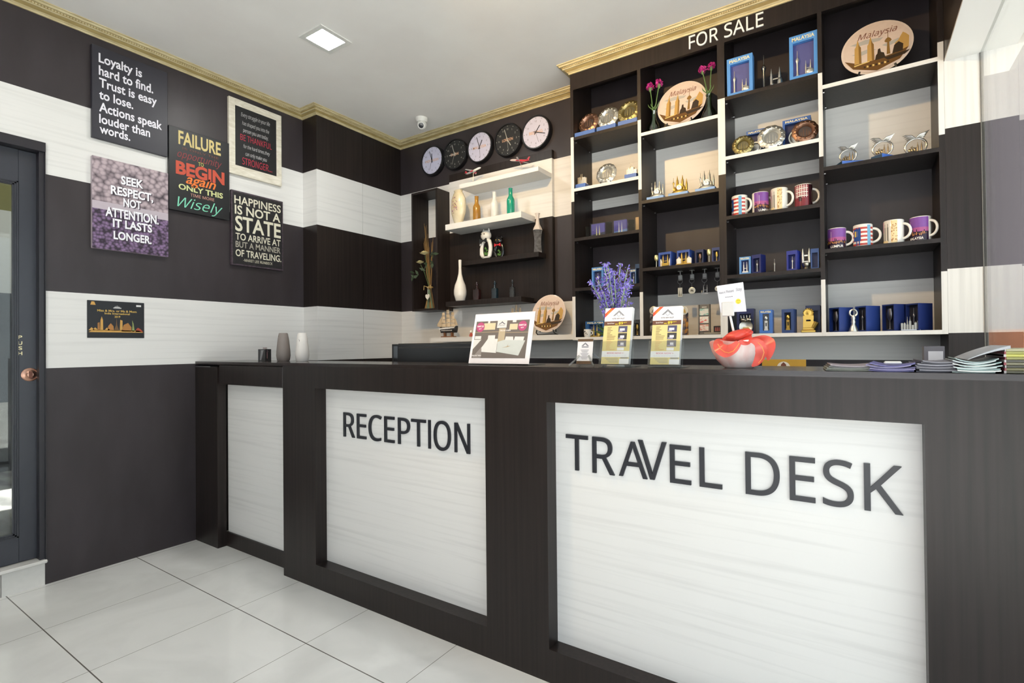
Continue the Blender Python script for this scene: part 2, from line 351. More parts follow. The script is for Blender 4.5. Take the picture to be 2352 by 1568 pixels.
# adjustable warm downlight that throws the light and shadows into the cabinet's cubbies
t = thing('ceiling_spotlight', 'warm adjustable ceiling spotlight aimed at the display cabinet', 'lamp', (2.06, -.48, ZC))
f = MB(); f.lathe([(.06, 0), (.06, -.006), (.048, -.008), (.046, 0)], 28); f.build('ring', WHITEP, t)
aim = (Vector((2.35, S, 1.75))-Vector((2.06, -.48, ZC-.03))).normalized(); q = (-aim).to_track_quat('Z', 'Y').to_matrix().to_4x4()
f = MB(); f.T = Matrix.Translation((0, 0, -.03)) @ q; f.lathe([(.030, .05), (.042, .0), (.044, -.004), (.040, -.004), (.030, .02)], 24); f.build('head', WHITEP, t)
sp = bpy.data.lights.new('spot', 'SPOT'); spo = bpy.data.objects.new('lamp_bulb', sp); COL.objects.link(spo); spo.parent = t; spo.matrix_local = Matrix.Translation(Vector((0, 0, -.03))+aim*.012) @ q
sp.energy = SPOT_W; sp.color = SPOT_COL; sp.spot_size = R_(105); sp.spot_blend = .5; sp.shadow_soft_size = .03
p = at(973, 274, Z=ZC)
t = thing('security_camera', 'white dome security camera under the ceiling above the clocks', 'camera', (p.x, p.y-.02, ZC))
f = MB(); f.lathe([(.046, 0), (.046, -.012), (.038, -.03)], 24); f.build('base', WHITEP, t)
f = MB(); f.T = Matrix.Rotation(R_(38), 4, 'Z'); f.ball((0, 0, -.05), .036); f.T = Matrix.Translation((.0, 0, -.05)) @ Matrix.Rotation(R_(38), 4, 'Z') @ Matrix.Rotation(R_(118), 4, 'X'); f.lathe([(.03, 0), (.027, .038), (.022, .042)], 20); f.build('eyeball', WHITEP, t)
f = MB(); f.T = Matrix.Translation((0, 0, -.05)) @ Matrix.Rotation(R_(38), 4, 'Z') @ Matrix.Rotation(R_(118), 4, 'X'); f.lathe([(.02, .040), (.019, .0445), (.0001, .046)], 20); f.build('lens', M('15171c', .15), t)

# ================================================================== POSTERS ON THE LEFT WALL
PX = .022
def ypx(px, Z, X):
    py = 300
    for _ in range(4):
        y = at(px, py, X=X).y; py = pj((X, y, Z))[1]
    return y
def poster(name, label, tl, tr, br, bl, mat, X=PX):
    a, b, c, d = (at(*q, X=X) for q in (tl, tr, br, bl)); y0, y1 = (a.y+d.y)/2, (b.y+c.y)/2; z1, z0 = (a.z+b.z)/2, (c.z+d.z)/2
    t = thing(name, label, 'poster', (0, y0, z0), 0, 'printed wall canvases')
    f = MB(); f.bbox(.001, X, 0, y1-y0, 0, z1-z0, .0015); f.build('canvas', mat, t); t['_'] = 0; del t['_']; return t, y0, y1, z0, z1
def lines(t, rows, X=PX, part='lettering'):
    o = t.location
    for s, xl, yb, yt, xr, col, sh, bo in rows:
        a = at(xl, yb, X=X); z = a.z; h = at(xl, yt, X=X).z-z; y1 = ypx(xr, z, X)
        f = MB(); text(f, s, (X+.0012, a.y-o.y, z-o.z), UY, UZ, h, w=y1-a.y, shear=sh, bold=bo); f.build(part, M(col, .6, var=0), t)
t, *_ = poster('loyalty_poster', 'black canvas about loyalty and trust in bold white words', (210.7, 100.4), (385, 165.7), (385, 359.6), (211.8, 314.6), M('2b2a33', .45))
wc = 'e9e6ee'
lines(t, [('Loyalty is', 226.5, 141.4, 121.5, 326, wc, 0, .03), ('hard to find.', 226.8, 170.5, 150, 351.8, wc, 0, .03), ('Trust is easy', 227.5, 198, 178, 360, wc, 0, .03), ('to lose.', 227.6, 225.5, 206, 306, wc, 0, .03),
          ('Actions speak', 227.6, 254.5, 234, 372, wc, 0, .03), ('louder than', 227.6, 281, 261.5, 344.6, wc, 0, .03), ('words.', 228.6, 304, 285, 299, wc, 0, .03)])
t, y0, y1, z0, z1 = poster('respect_poster', 'pink and purple flower print about respect and attention, below the loyalty canvas', (209.6, 357.5), (385, 396.4), (387.5, 587.9), (213.6, 571), M('b3a6ad', .6))
zm1, zm0 = at(212, 458, X=PX).z-z0, at(212, 476, X=PX).z-z0; yw = y1-y0
f = MB(); f.box(PX, PX+.0004, 0, yw, zm1, z1-z0); f.mi = 1; f.box(PX, PX+.0004, 0, yw, zm0, zm1); f.mi = 2; f.box(PX, PX+.0004, 0, yw, 0, zm0)
f.build('print', [tex_mat('pale_petals', 'b7a5ab', '4a4048', (1, 42, 42), .6, lo=.3, hi=.9, kind='voronoi'), M('b9adb6', .6), tex_mat('purple_petals', '8a6f95', '2c2030', (1, 62, 62), .6, lo=.15, hi=.75, kind='voronoi')], t)
wc = 'efedf2'
rows = [('SEEK', 277.9, 422, 401.4, 329), ('RESPECT,', 254.3, 444, 423, 351.8), ('NOT', 283.2, 473, 453, 324.3), ('ATTENTION.', 242, 494.5, 472, 364.3), ('IT LASTS', 259, 520, 499.6, 349.3), ('LONGER.', 260.7, 547.9, 528, 348.2)]
rows = [(q, a, b, c+2.6, d) for q, a, b, c, d in rows]
lines(t, [(s, a, b, c, d, '3a2c3c', 0, .06) for s, a, b, c, d in [(r[0], r[1]+2, r[2]+1.5, r[3]+1.5, r[4]+2) for r in rows]], X=PX+.0004, part='lettering_shadow')
lines(t, [r+(wc, 0, .045) for r in rows], X=PX+.0012)
t, *_ = poster('failure_poster', 'black canvas about failure in cream, red, orange and aqua words', (387.5, 285), (525.7, 330), (528.6, 506.8), (388.6, 479), M('16171a', .45))
lines(t, [('FAILURE', 409.6, 329, 299.6, 507, 'd3bf80', 0, .035), ('IS ONLY THE', 417.9, 342.5, 337.5, 501.8, '7a4436', 0, .0), ('opportunity', 407, 358.6, 343, 509, '8f3438', .35, 0), ('TO', 455, 380, 372, 467.9, 'b9b65c', 0, .02),
          ('BEGIN', 403.6, 396.4, 369, 515.4, 'c24d36', 0, .06), ('again', 426.8, 420, 398, 496, 'e4762b', .35, .02), ('ONLY THIS', 410, 433, 421, 511.8, 'cdd092', 0, .04), ('TIME MORE', 437.5, 450.7, 444, 492, 'd59a8a', 0, .0), ('Wisely', 407, 473, 450, 511, '7fd2b2', .35, -.005)])
t, y0, y1, z0, z1 = poster('thankful_poster', 'white marbled frame print about being thankful, grey and red words', (523, 220), (645.7, 264.6), (648, 425.7), (528.6, 399), tex_mat('marbled', 'cfc7b4', 'e6e0d2', (20, 8, 30), .5, dist=2))
a, b = at(540, 241.4, X=PX), at(635, 405, X=PX); c = at(632, 275.4, X=PX)
f = MB(); f.box(PX, PX+.0005, a.y-y0, b.y-y0, b.z-z0, (a.z+c.z)/2-z0); f.build('black_panel', M('141416', .5), t)
g, r = 'b9b7b8', 'b02e42'
lines(t, [('Every struggle in your life', 553.6, 266.4, 257.5, 619.6, g, .2, 0), ('has shaped you into the', 556.4, 286, 277.5, 617.9, g, .2, 0), ('person you are today.', 557.9, 302.5, 294, 616, g, .2, 0), ('BE THANKFUL', 551.8, 320.5, 306.8, 624, r, 0, 0),
          ('for the hard times,they', 559, 339, 331, 619.6, g, .2, 0), ('can only make you', 563.6, 357, 348.6, 612.5, g, .2, 0), ('STRONGER...', 556.4, 376.5, 361, 625, r, 0, 0)], X=PX+.0008)
t, y0, y1, z0, z1 = poster('happiness_poster', 'worn black canvas about happiness in cream block capitals', (530, 434), (649, 463), (651.8, 622.9), (532.9, 606.8), tex_mat('worn_edge', '4e3f4a', '2a2328', (1, 60, 60), .6))
f = MB(); f.box(PX, PX+.0004, .008, y1-y0-.008, .01, z1-z0-.01); f.build('print', tex_mat('worn_black', '2b2629', '171517', (1, 50, 50), .55, lo=.3, hi=.5), t)
wc = 'd8d2bd'
lines(t, [('HAPPINESS', 538, 465.7, 447.9, 644.6, wc, 0, .02), ('IS NOT A', 539, 489.5, 470, 643.6, wc, 0, .03), ('STATE', 540, 528, 495, 644.6, wc, 0, .03), ('TO ARRIVE AT', 541, 549, 534, 644, wc, 0, .02), ('BUT A MANNER', 541, 566.4, 553, 644, 'a7a193', 0, .02),
          ('OF TRAVELING.', 541, 587, 571.8, 645.7, wc, 0, .02), ('-MARET LEE RUNBECK', 559, 600, 594, 625.7, wc, 0, 0)], X=PX+.0006)
# small event poster
t, y0, y1, z0, z1 = poster('event_poster', 'small black and gold event poster with world landmarks, alone on the lower white stripe', (199.2, 689), (331, 695.3), (331.7, 775.5), (201.2, 776), M('191a1e', .4), X=.004)
yw, zh = y1-y0, z1-z0
f = MB(); gx = lambda u: u*yw
def sil(pts, mi):
    f.mi = mi; f.add([(.0046, u*yw, v*zh) for u, v in pts], [tuple(range(len(pts)))])
random.seed(3); sil([(.02, .15), (.98, .15), (.9, .21), (.08, .21)], 0)
for u in (.07, .13, .33): sil([(u-.05, .2), (u+.06, .2), (u, .28)], 0)
sil([(.17, .2), (.21, .2), (.205, .42), (.17, .4)], 1); sil([(.215, .2), (.265, .2), (.262, .48), (.24, .58), (.22, .48)], 0)
sil([(.34, .2), (.45, .2), (.44, .32), (.395, .4), (.35, .32)], 1); sil([(.45, .2), (.54, .2), (.505, .35), (.495, .55), (.485, .35)], 2)
sil([(.55, .2), (.6, .2), (.6, .48), (.56, .5)], 0); sil([(.58, .18), (.76, .18), (.76, .3), (.7, .42), (.62, .36)], 1)
sil([(.77, .18), (.82, .18), (.8, .4), (.775, .5), (.78, .36)], 3); sil([(.83, .17), (.98, .17), (.93, .25), (.88, .29), (.85, .25)], 4)
for k in range(5): sil([(.46+.02*k, .83), (.475+.02*k, .83), (.4675+.02*k, .9-.008*abs(k-2)*2)], 5)
sil([(.44, .81), (.58, .81), (.58, .83), (.44, .83)], 5); sil([(.05, .88), (.14, .88), (.115, .97), (.07, .97)], 0); sil([(.85, .88), (.94, .88), (.94, .93), (.85, .93)], 5)
f.build('print', [M('c99a4e', .5), M('a9743a', .5), M('6e5230', .5), M('8f9a5a', .5), M('a4462c', .5), M('d9d7d4', .5)], t)
f = MB()
for s, v, h, wd in (('Miss & Mrs. or Ms & Mom', .71, .055, .69), ('India International', .64, .05, .44), ('2019', .555, .05, .1)): text(f, s, (.0047, yw*.51, v*zh), UY, UZ, h*zh, w=wd*yw, center=True, bold=.02)
f.build('lettering', M('d6b25a', .45), t)

# ================================================================== CLOCKS
def clock(label, px, py, white, city, hm, sec):
    p = at(px, py, Y=W-.035)
    t = thing('wall_clock', label, 'clock', (p.x, W, p.z), 0, 'row of five city clocks'); r = .122
    f = MB(); f.T = Matrix.Rotation(R_(90), 4, 'X'); f.lathe([(r, .001), (r, .03), (r-.004, .036), (r-.012, .036), (r-.014, .028)], 40); f.build('rim', M('17171b', .3), t)
    f = MB(); f.disc((0, 0), r-.012, -.029, 40); f.build('face', M('c9c7dc' if white else '1e1f20', .5), t)
    ink = M('3a3a44' if white else 'b9b7ae', .5, var=0); f = MB()
    for k in range(12):
        a = pi/2-k*pi/6
        text(f, str(k or 12), (.078*cos(a), -.0295, .078*sin(a)-.006), UX, UZ, .012, center=True); f.disc((.1*cos(a), .1*sin(a)), .003, -.0295, 6)
    f.build('numerals', ink, t)
    f = MB(); text(f, city, (0, -.0297, -.010), UX, UZ, .02, w=.016*len(city), center=True, bold=.02); f.build('lettering', M('d6ab8c', .5), t)
    for nm, ang, L, wd, yy in (('hour_hand', (hm[0] % 12+hm[1]/60)/12, .055, .0028, -.031), ('minute_hand', hm[1]/60, .082, .0022, -.032), ('second_hand', sec/60, .08, .0006, -.033)):
        a = pi/2-2*pi*ang; f = MB(); f.T = Matrix.Rotation(-a, 4, 'Y'); f.box(-.018, L, yy-.0008, yy, -wd, wd); f.build(nm, ink if not white else M('1c1c22', .4), t)
clock('white clock at the wall corner, first of the five city clocks', 991.2, 367.9, 1, 'INDONESIA', (11, 57), 33)
clock('black clock lettered for the emirate city, between the two white clocks at the corner end', 1043.2, 353.5, 0, 'DUBAI', (8, 57), 33)
clock('white clock in the middle of the five city clocks', 1100.3, 336.8, 1, 'MALAYSIA', (12, 57), 29)
clock('black clock lettered LONDON', 1164.7, 320.2, 0, 'LONDON', (4, 57), 29)
clock('largest looking white clock, next to the display cabinet', 1229.7, 302.9, 1, 'BEIJING', (1, 18), 27)

# ================================================================== DISPLAY CABINET ON THE BACK WALL
ux = [(1.966, 1.9865), (2.407, 2.4265), (2.8545, 2.8912), (3.3222, 3.3405), (3.777, 3.7980)]
UB = 1.207
cab = thing('display_cabinet', 'tall dark wall cabinet of open cubbies with white edge bands under FOR SALE', 'cabinet', (1.966, S, UB))
ox, oy, oz = cab.location
for a, b in ux:
    f = MB(); f.box(a-ox, b-ox, .002, W-S, 0, 2.768-oz); f.box(a-ox, b-ox, .019, W-S, 2.768-oz, 2.884-oz)
    for z0, z1, m in BANDS:
        z0, z1 = max(z0, UB), min(z1, 2.768); f.mi = m
        if z1 > z0: f.box(a-ox, b-ox, 0, .002, z0-oz, z1-oz)
    f.build('upright', [DARK, WHITEV], cab)
f = MB(); f.box(ux[0][0]-ox, ux[4][1]-ox, 0, .018, 2.768-oz, ZC-.001-oz); f.box(ux[0][0]-ox, ux[4][1]-ox, .018, W-S, 2.885-oz, 2.9-oz); f.build('header', DARK, cab)
ROWS = {1: [(2.472, 0), (2.152, 1), (1.842, 0), (1.531, 0)], 2: [(2.397, 1), (2.005, 0), (1.616, 0)], 3: [(2.478, 0), (2.163, 1), (1.8475, 0), (1.5365, 0)], 4: [(2.413, 1), (2.0185, 0), (1.624, 0)]}
for c in range(1, 5):
    x0, x1 = ux[c-1][1]-ox, ux[c][0]-ox
    for z, wh in ROWS[c]+[(1.226, 1)]:
        z -= .0007
        f = MB(); f.box(x0, x1, .002, W-S-.001, z-.0185-oz, z-oz); f.mi = 1 if wh else 0; f.box(x0, x1, 0, .002, z-.0185-oz, z-oz); sh = f.build('shelf', [DARK, WHITE], cab)
        if z > 1.3:
            f = MB(); f.T = Matrix.Translation((x0, 0, z-.024-oz)) @ Matrix.Rotation(R_(90), 4, 'Y')
            for yy in (.03, W-S-.04): f.cyl((0, yy, 0), .0035, .007, 8)
            f.build('shelf_pin', STEEL, sh)
f = MB()
for s, xl, yb, yt, xr in (('FOR', 1583, 110.5, 81, 1650), ('SALE', 1664, 82, 50, 1754)):
    a = at(xl, yb, Y=S); h = at(xl, yt, Y=S).z-a.z; b = at(xr, yb-18, Y=S).x
    text(f, s, (a.x-ox, -.0005, 2.7885-oz), UX, UZ, .071, w=b-a.x, N=(0, -1, 0), ext=.03)
f.build('lettering', M('eceaea', .5), cab)

# ================================================================== WALL SHELF, BOX AND LEDGE
YP = 1.498
ws = thing('floating_shelf_unit', 'dark and white back board on the wall carrying four floating shelves', 'shelf', (.75, W, 1.489)); o = ws.location
f = MB(); x0, x1 = .75-o.x, 1.695-o.x
for z0, z1, m in BANDS:
    z0, z1 = max(z0, 1.489), min(z1, 2.533)
    if z1 > z0: f.mi = m; f.box(x0, x1, YP-W, 0, z0-o.z, z1-o.z)
f.build('back_board', [DARK, WHITE], ws)
SH = {1: (1.005, 1.693, 2.366, 2.335, 1.322), 2: (.866, 1.553, 2.089, 2.046, 1.321), 3: (.935, 1.640, 1.816, 1.782, 1.40), 4: (.85, 1.537, 1.513, 1.477, 1.335)}
for k, (a, b, zt_, zb_, yf) in SH.items():
    f = MB(); f.bbox(a-o.x, b-o.x, yf-W, YP-W, zb_-o.z, zt_-o.z, .001); f.build('shelf', WHITE if k < 3 else DARK, ws)
YB = 1.356; bx = thing('wall_box', 'narrow upright dark open box on the wall holding a dried bouquet', 'shelf', (.476, W, 1.458)); o = bx.location
f = MB(); bw, bh, bt = .276, 2.397-1.458, .016; d0 = YB-W
f.box(0, bt, d0, 0, 0, bh); f.box(bw-bt, bw, d0, 0, 0, bh); f.box(bt, bw-bt, d0, 0, 0, bt); f.box(bt, bw-bt, d0, 0, bh-bt, bh); f.build('frame', DARK, bx)
f = MB(); f.box(.70, 1.966, 1.33, W, 1.212, 1.246); tag(f.build('ledge', WHITE), 'long white ledge low on the back wall beside the display cabinet', 'shelf')

# ================================================================== COUNTER
Cr = .0612
ct = thing('reception_counter', 'long dark counter with white recessed panels lettered for reception and travel desk', 'counter', (.94, 0, 0)); o = ct.location
PST = [(.94, 1.2135), (2.270, 2.5435), (3.600, XR-.002)]
f = MB()
for a, b in PST: f.box(a-o.x, b-o.x, 0, .29, 0, 1.085)
for (a, b), (c, d) in zip(PST, PST[1:]): f.box(b-o.x, c-o.x, 0, .29, .9768, 1.085); f.box(b-o.x, c-o.x, 0, .29, 0, .1149)
f.build('frame', DARK, ct)
f = MB(); f.box(0, XR-.002-o.x, 0, .305, 1.085, H); f.build('countertop', DTOP, ct)
for (a, b), (c, d) in zip(PST, PST[1:]):
    f = MB(); f.box(b-o.x, c-o.x, Cr, Cr+.02, .1149, .9768); f.build('panel', WHITE, ct)
Y_ = Cr-.004
def sign(words, mat, th=.004):
    f = MB()
    for s, xl, yb, yt, xr, yr in words:
        a = at(xl, yb, Y=Y_); b = at(xr, yr, Y=Y_); h = at(xl, yt, Y=Y_).z-a.z
        text(f, s, (a.x-o.x, Cr-.0005, (a.z+b.z)/2), UX, UZ, h, w=b.x-a.x, N=(0, -1, 0), ext=.02, res=6)
    return f.build('lettering', mat, ct)
LB = M('23242a', .4)
rs = sign([('RECEPT', 789.5, 1003, 947.5, 978, 1026), ('ON', 997, 1033, 967, 1079.5, 1041)], LB)
f = MB(); a, b = at(983.5, 1027, Y=Y_), at(989.2, 1028, Y=Y_); zb_, zt_ = rs.bound_box[0][2], rs.bound_box[1][2]; f.box(a.x-o.x, b.x-o.x, Cr-.0045, Cr-.0005, zb_+.0015, zt_-.0015); f.build('lettering', LB, ct)
sign([('TR', 1301, 1077, 997, 1412, 1091), ('A', 1422, 1092, 1012, 1487, 1100), ('V', 1466.5, 1101, 1014, 1532, 1101), ('EL', 1539.5, 1107, 1020, 1659, 1124), ('DESK', 1713, 1134, 1038, 2075, 1182)], LB)
gt = thing('counter_gate', 'hinged counter flap with low white panel door at the wall end of the counter', 'counter', (0, 0, 0))
f = MB(); f.box(.001, .94, 0, .305, 1.083, H); f.build('flap', DTOP, gt)
f = MB(); f.box(.001, .267, .0, .05, 0, 1.066); f.build('post', DARK, gt)
f = MB(); f.bbox(.285, .939, .0, .045, .968, 1.083, .006); f.build('valance', DARK, gt)
f = MB(); f.box(.267, .94, .06, .08, .084, 1.08); f.build('panel', WHITE, gt)
f = MB(); f.box(.267, .94, .05, .08, 0, .084); f.build('plinth', DARK, gt)
f = MB(); f.box(.002, .19, -.0015, .04, 1.066, 1.072); f.build('hinge', STEEL, gt)
f = MB(); f.bbox(.95, XR-.003, .305, .95, .74, .77)
dk = thing('staff_desk', 'dark desk behind the counter carrying the monitor', 'desk', (0, 0, 0)); f.build('worktop', DARK, dk)
f = MB(); f.box(.96, .99, .32, .93, 0, .74); f.box(3.85, 3.88, .32, .93, 0, .74); f.build('end_panel', DARK, dk)

# ================================================================== SOUVENIR BUILDERS (front towards -y, standing on z = 0)
def spire(f, x, y, z, r, h):
    f.lathe([(r, 0), (r, h*.55), (r*.8, h*.6), (r*.8, h*.7), (r*.5, h*.76), (r*.4, h*.84), (.0008, h)], 10, (x, y, z))
def twins(f, h, x=0, y=0, z=0, gap=.16, r=.055):
    for s in (-1, 1): spire(f, x+s*gap*h, y, z, r*h, h)
    f.box(x-gap*h, x+gap*h, y-.015*h, y+.015*h, z+.38*h, z+.43*h)
def needle(f, h, x=0, y=0, z=0):
    f.lathe([(.055*h, 0), (.05*h, .05*h), (.035*h, .1*h), (.03*h, .52*h), (.05*h, .58*h), (.062*h, .63*h), (.05*h, .68*h), (.03*h, .71*h), (.014*h, .74*h), (.01*h, .88*h), (.001, h)], 14, (x, y, z))
def skyline(f, w, h, d=.012, seed=1, x=0, y=0, z=0):
    rr = random.Random(seed); k = 7
    for i in range(k):
        a = -w/2+w*i/k; hh = h*rr.uniform(.35, .7)
        f.box(x+a, x+a+w/k*.8, y-d/2, y+d/2, z, z+hh)
        if i in (2, 3): spire(f, x+a+w/k*.4, y, z, w*.045, h)
        elif i % 2: f.lathe([(w/k*.4, 0), (w/k*.3, w*.04), (.0005, w*.09)], 8, (x+a+w/k*.4, y, z+hh))
def easel(t, d, mat=BLACK, label=None):
    f = MB()
    for s in (-1, 1):
        e0 = .011*d+.0017; f.tube([(s*d*.28, -.05*d, e0), (s*d*.26, -.145*d, .06*d), (s*d*.24, -.15*d, .13*d)], .011*d+.0012, 6); f.tube([(s*d*.28, -.05*d, e0), (s*d*.2, .16*d, e0)], .01*d+.001, 6); f.tube([(s*d*.24, 0, .08*d), (s*d*.12, .14*d, .6*d)], .01*d+.001, 6)
    f.tube([(-d*.28, -.03*d, e0), (d*.28, -.03*d, e0)], .01*d+.001, 6); e_ = f.build('easel', mat, None if label else t)
    if label: e_.name = 'plate_stand'; e_.location = t.location; e_.rotation_euler = t.rotation_euler; tag(e_, label, 'stand', 'black plate stands')
def picture_plate(name, label, loc, d, group='printed souvenir plates', rz=0):
    t = thing(name, label, 'plate', loc, rz, group); TL = Matrix.Translation((0, -.06*d, .06*d)) @ Matrix.Rotation(R_(-14), 4, 'X') @ Matrix.Translation((0, 0, d/2)); r = d/2
    f = MB(); f.T = TL @ Matrix.Rotation(R_(90), 4, 'X'); f.lathe([(.0001, -.012), (r*.6, -.012), (r, .006), (r, .009), (r*.97, .010), (r*.62, -.002), (.0001, -.002)], 48); f.build('plate', M('e4d2c4', .12, coat=.4), t)
    f = MB(); f.T = TL
    def P(mi, pts, y): f.mi = mi; f.flat([(x*r, z*r) for x, z in pts], y)
    def onplate(x, z): return math.hypot(x, z)
    y = -.0125
    f.mi = 0; f.disc((0, 0), r*.93, y+.0004, 40)
    P(1, [(-.75, .3), (-.3, .38), (.2, .3), (.1, .2), (-.5, .2)], y); P(1, [(.15, .0), (.6, .12), (.8, .05), (.3, -.1)], y); P(1, [(-.7, -.1), (-.2, .0), (.0, -.1), (-.4, -.2)], y)
    P(2, [(-.9, -.28), (-.66, -.66), (0, -.92), (.62, -.68), (.86, -.3), (.4, -.42), (-.1, -.5), (-.5, -.5)], y-.0003)
    for x0 in (-.52, -.16):
        P(3, [(x0-.1, -.5), (x0+.1, -.5), (x0+.09, .12), (x0+.05, .2), (x0, .46), (x0-.05, .2), (x0-.09, .12)], y-.0006)
        P(4, [(x0+.03, -.5), (x0+.1, -.5), (x0+.09, .12), (x0+.05, .2), (x0+.02, .3)], y-.0009)
    P(4, [(.27, -.4), (.37, -.4), (.345, .12), (.3, .12)], y-.0006); P(4, [(.22, .12), (.26, .06), (.38, .06), (.42, .12), (.38, .2), (.33, .24), (.325, .55), (.315, .55), (.31, .24), (.26, .2)], y-.0008)
    P(3, [(.5, -.42), (.86, -.3), (.88, .1), (.8, .22), (.72, .3), (.66, .18), (.6, .05), (.5, -.05)], y-.0006); P(5, [(.42, -.42), (.7, -.4), (.72, -.15), (.6, -.02), (.48, -.12)], y-.0009)
    P(5, [(-.05, -.52), (.24, -.5), (.2, -.3), (.12, -.25), (.1, -.1), (.04, -.12), (.02, -.28), (-.02, -.34)], y-.0009)
    P(5, [(.2, -.5), (.9, -.42), (.75, -.55), (.3, -.62)], y-.0007); P(6, [(-.62, -.58), (-.2, -.52), (-.2, -.49), (-.64, -.54)], y-.001)
    for k in range(9): P(6 if k % 2 else 5, [(-.36+.08*k, -.72), (-.31+.08*k, -.72), (-.31+.08*k, -.66), (-.36+.08*k, -.64)], y-.001)
    f.build('print', [M('dfcabb', .2), M('b9b3aa', .2), M('6b4a22', .25), M('c39a55', .25), M('8d6a35', .25), M('3a2c1c', .25), M('e8c774', .25)], t)
    f = MB(); f.T = TL; text(f, 'Malaysia', (-.52*r, y-.0011, .42*r), UX, UZ, .22*r, w=1.1*r, shear=.35); f.build('lettering', M('8b5b45', .3), t)
    easel(t, d, BLACK, 'black wire stand under the '+label); return t
def metal_plate(label, loc, d, mat, rz=0, tilt=-12, easel_=True, group='embossed metal souvenir plates'):
    t = thing('souvenir_plate', label, 'plate', loc, rz, group); r = d/2; TL = Matrix.Translation((0, -.05*d, .03*d)) @ Matrix.Rotation(R_(tilt), 4, 'X') @ Matrix.Translation((0, 0, r)); n = 48
    f = MB(); f.T = TL; vs = []; rings = [(.5, -.004), (.56, -.012), (.7, -.016), (.86, -.013), (1, -.009), (.99, -.005), (.5, .002)]
    for j, (q, y) in enumerate(rings):
        for i in range(n):
            a = 2*pi*i/n; sc_ = q*(1+(.045*abs(sin(6*a)) if q > .8 else 0)); vs.append((r*sc_*cos(a), y-(.004*abs(cos(9*a)) if .6 < q < .95 else 0), r*sc_*sin(a)))
    f.add(vs, [(j*n+i, j*n+(i+1) % n, (j+1)*n+(i+1) % n, (j+1)*n+i) for j in range(len(rings)-1) for i in range(n)], True)
    for i in range(14):
        a = 2*pi*i/14+.2; f.ball((r*.78*cos(a), -.018, r*.78*sin(a)), (r*.085, .0035, r*.06), 8, 5); f.ball((r*.92*cos(a+.22), -.011, r*.92*sin(a+.22)), (r*.07, .003, r*.05), 8, 5)
    f.build('rim', mat, t)
    f = MB(); f.T = TL; f.disc((0, 0), r*.53, -.003, 32); f.build('dish', M(*{'S': ('b9b8b4', .3, 1), 'G': ('8d8468', .3, 1), 'C': ('7d6f68', .3, 1)}['S' if mat is SILVER else 'G' if mat is BRASS else 'C']), t)
    f = MB(); f.T = TL @ Matrix.Translation((0, -.006, -r*.36))
    for x, h in ((-.12, .7), (.12, .7), (-.3, .4), (.3, .45), (.38, .25)): f.prism([(x*r-.05*r, 0), (x*r+.05*r, 0), (x*r+.035*r, h*r*.7), (x*r, h*r), (x*r-.035*r, h*r*.7)], -.001, .003)
    f.build('relief', mat, t)
    if easel_: easel(t, d)
    return t
def carton(name, label, loc, w, d, h, col, fig=None, rz=0, words='MALAYSIA', wcol='e6dcb0', win=(.16, .08, .2), dark='1f2550', group='blue souvenir boxes', figmat=None, fn=None):
    "upright gift box with a recessed window; win = side, bottom, top margins as shares"
    t = thing(name, label, 'box', loc, rz, group); mx, m0, m1 = win[0]*w, win[1]*h, win[2]*h; dp = min(.02, d*.45)
    f = MB(); f.box(-w/2, -w/2+mx, -d/2, d/2, 0, h); f.box(w/2-mx, w/2, -d/2, d/2, 0, h); f.box(-w/2+mx, w/2-mx, -d/2, d/2, 0, m0); f.box(-w/2+mx, w/2-mx, -d/2, d/2, h-m1, h); f.box(-w/2+mx, w/2-mx, -d/2+dp+.002, d/2, m0, h-m1); f.build('carton', M(col, .4), t)
    f = MB(); f.box(-w/2+mx, w/2-mx, -d/2+dp, -d/2+dp+.002, m0, h-m1); f.build('insert', M(dark, .5), t)
    if words:
        f = MB(); text(f, words, (0, -d/2-.0005, h-m1*.72), UX, UZ, m1*.45, w=w*.8, center=True, bold=.05); f.build('lettering', M(wcol, .5), t)
    if fig:
        f = MB(); f.T = Matrix.Translation((0, -d/2+dp*.5, m0)); H_ = (h-m0-m1); fig(f, H_*.92, w-2*mx); f.build('figurine', figmat or SILVER, t)
    return t
def fig_tower_twins(f, h, w):
    f.T = f.T @ Matrix.Diagonal((1, .4, 1, 1)); needle(f, h*.85, -w*.3); twins(f, h*.42, w*.22, 0, h*.04); f.ball((w*.3, 0, h*.09), (w*.2, .012, h*.1), 10, 6)
def fig_twins(f, h, w): f.T = f.T @ Matrix.Diagonal((1, .6, 1, 1)); twins(f, h*.95, 0, 0, 0, .14, .05); f.box(-w*.38, w*.38, -.008, .008, 0, h*.12)
def fig_needle(f, h, w): f.T = f.T @ Matrix.Diagonal((1, .6, 1, 1)); needle(f, h*.95)
def fig_goblet(f, h, w): f.T = f.T @ Matrix.Diagonal((1, .5, 1, 1)); f.lathe([(w*.22, 0), (w*.05, h*.06), (w*.04, h*.4), (w*.24, h*.55), (w*.26, h*.75), (w*.18, h*.95)], 12)
def fig_gear(f, h, w): f.T = f.T @ Matrix.Diagonal((1, .5, 1, 1)); f.box(-w*.3, w*.3, -.009, .009, 0, h*.1); f.box(-w*.22, -w*.1, -.006, .006, 0, h*.62); f.box(w*.1, w*.22, -.006, .006, 0, h*.62); f.box(-w*.23, w*.23, -.0075, .0075, h*.5, h*.64); f.box(-w*.23, w*.23, -.0075, .0075, h*.1, h*.28); f.ball((0, 0, h*.8), (w*.3, .012, h*.16), 12, 8)
def fig_plate(f, h, w): f.torus((0, 0, h*.45), w*.33, .006, 'y', 20, 6); f.ball((0, .004, h*.45), (w*.3, .004, w*.3), 14, 6)

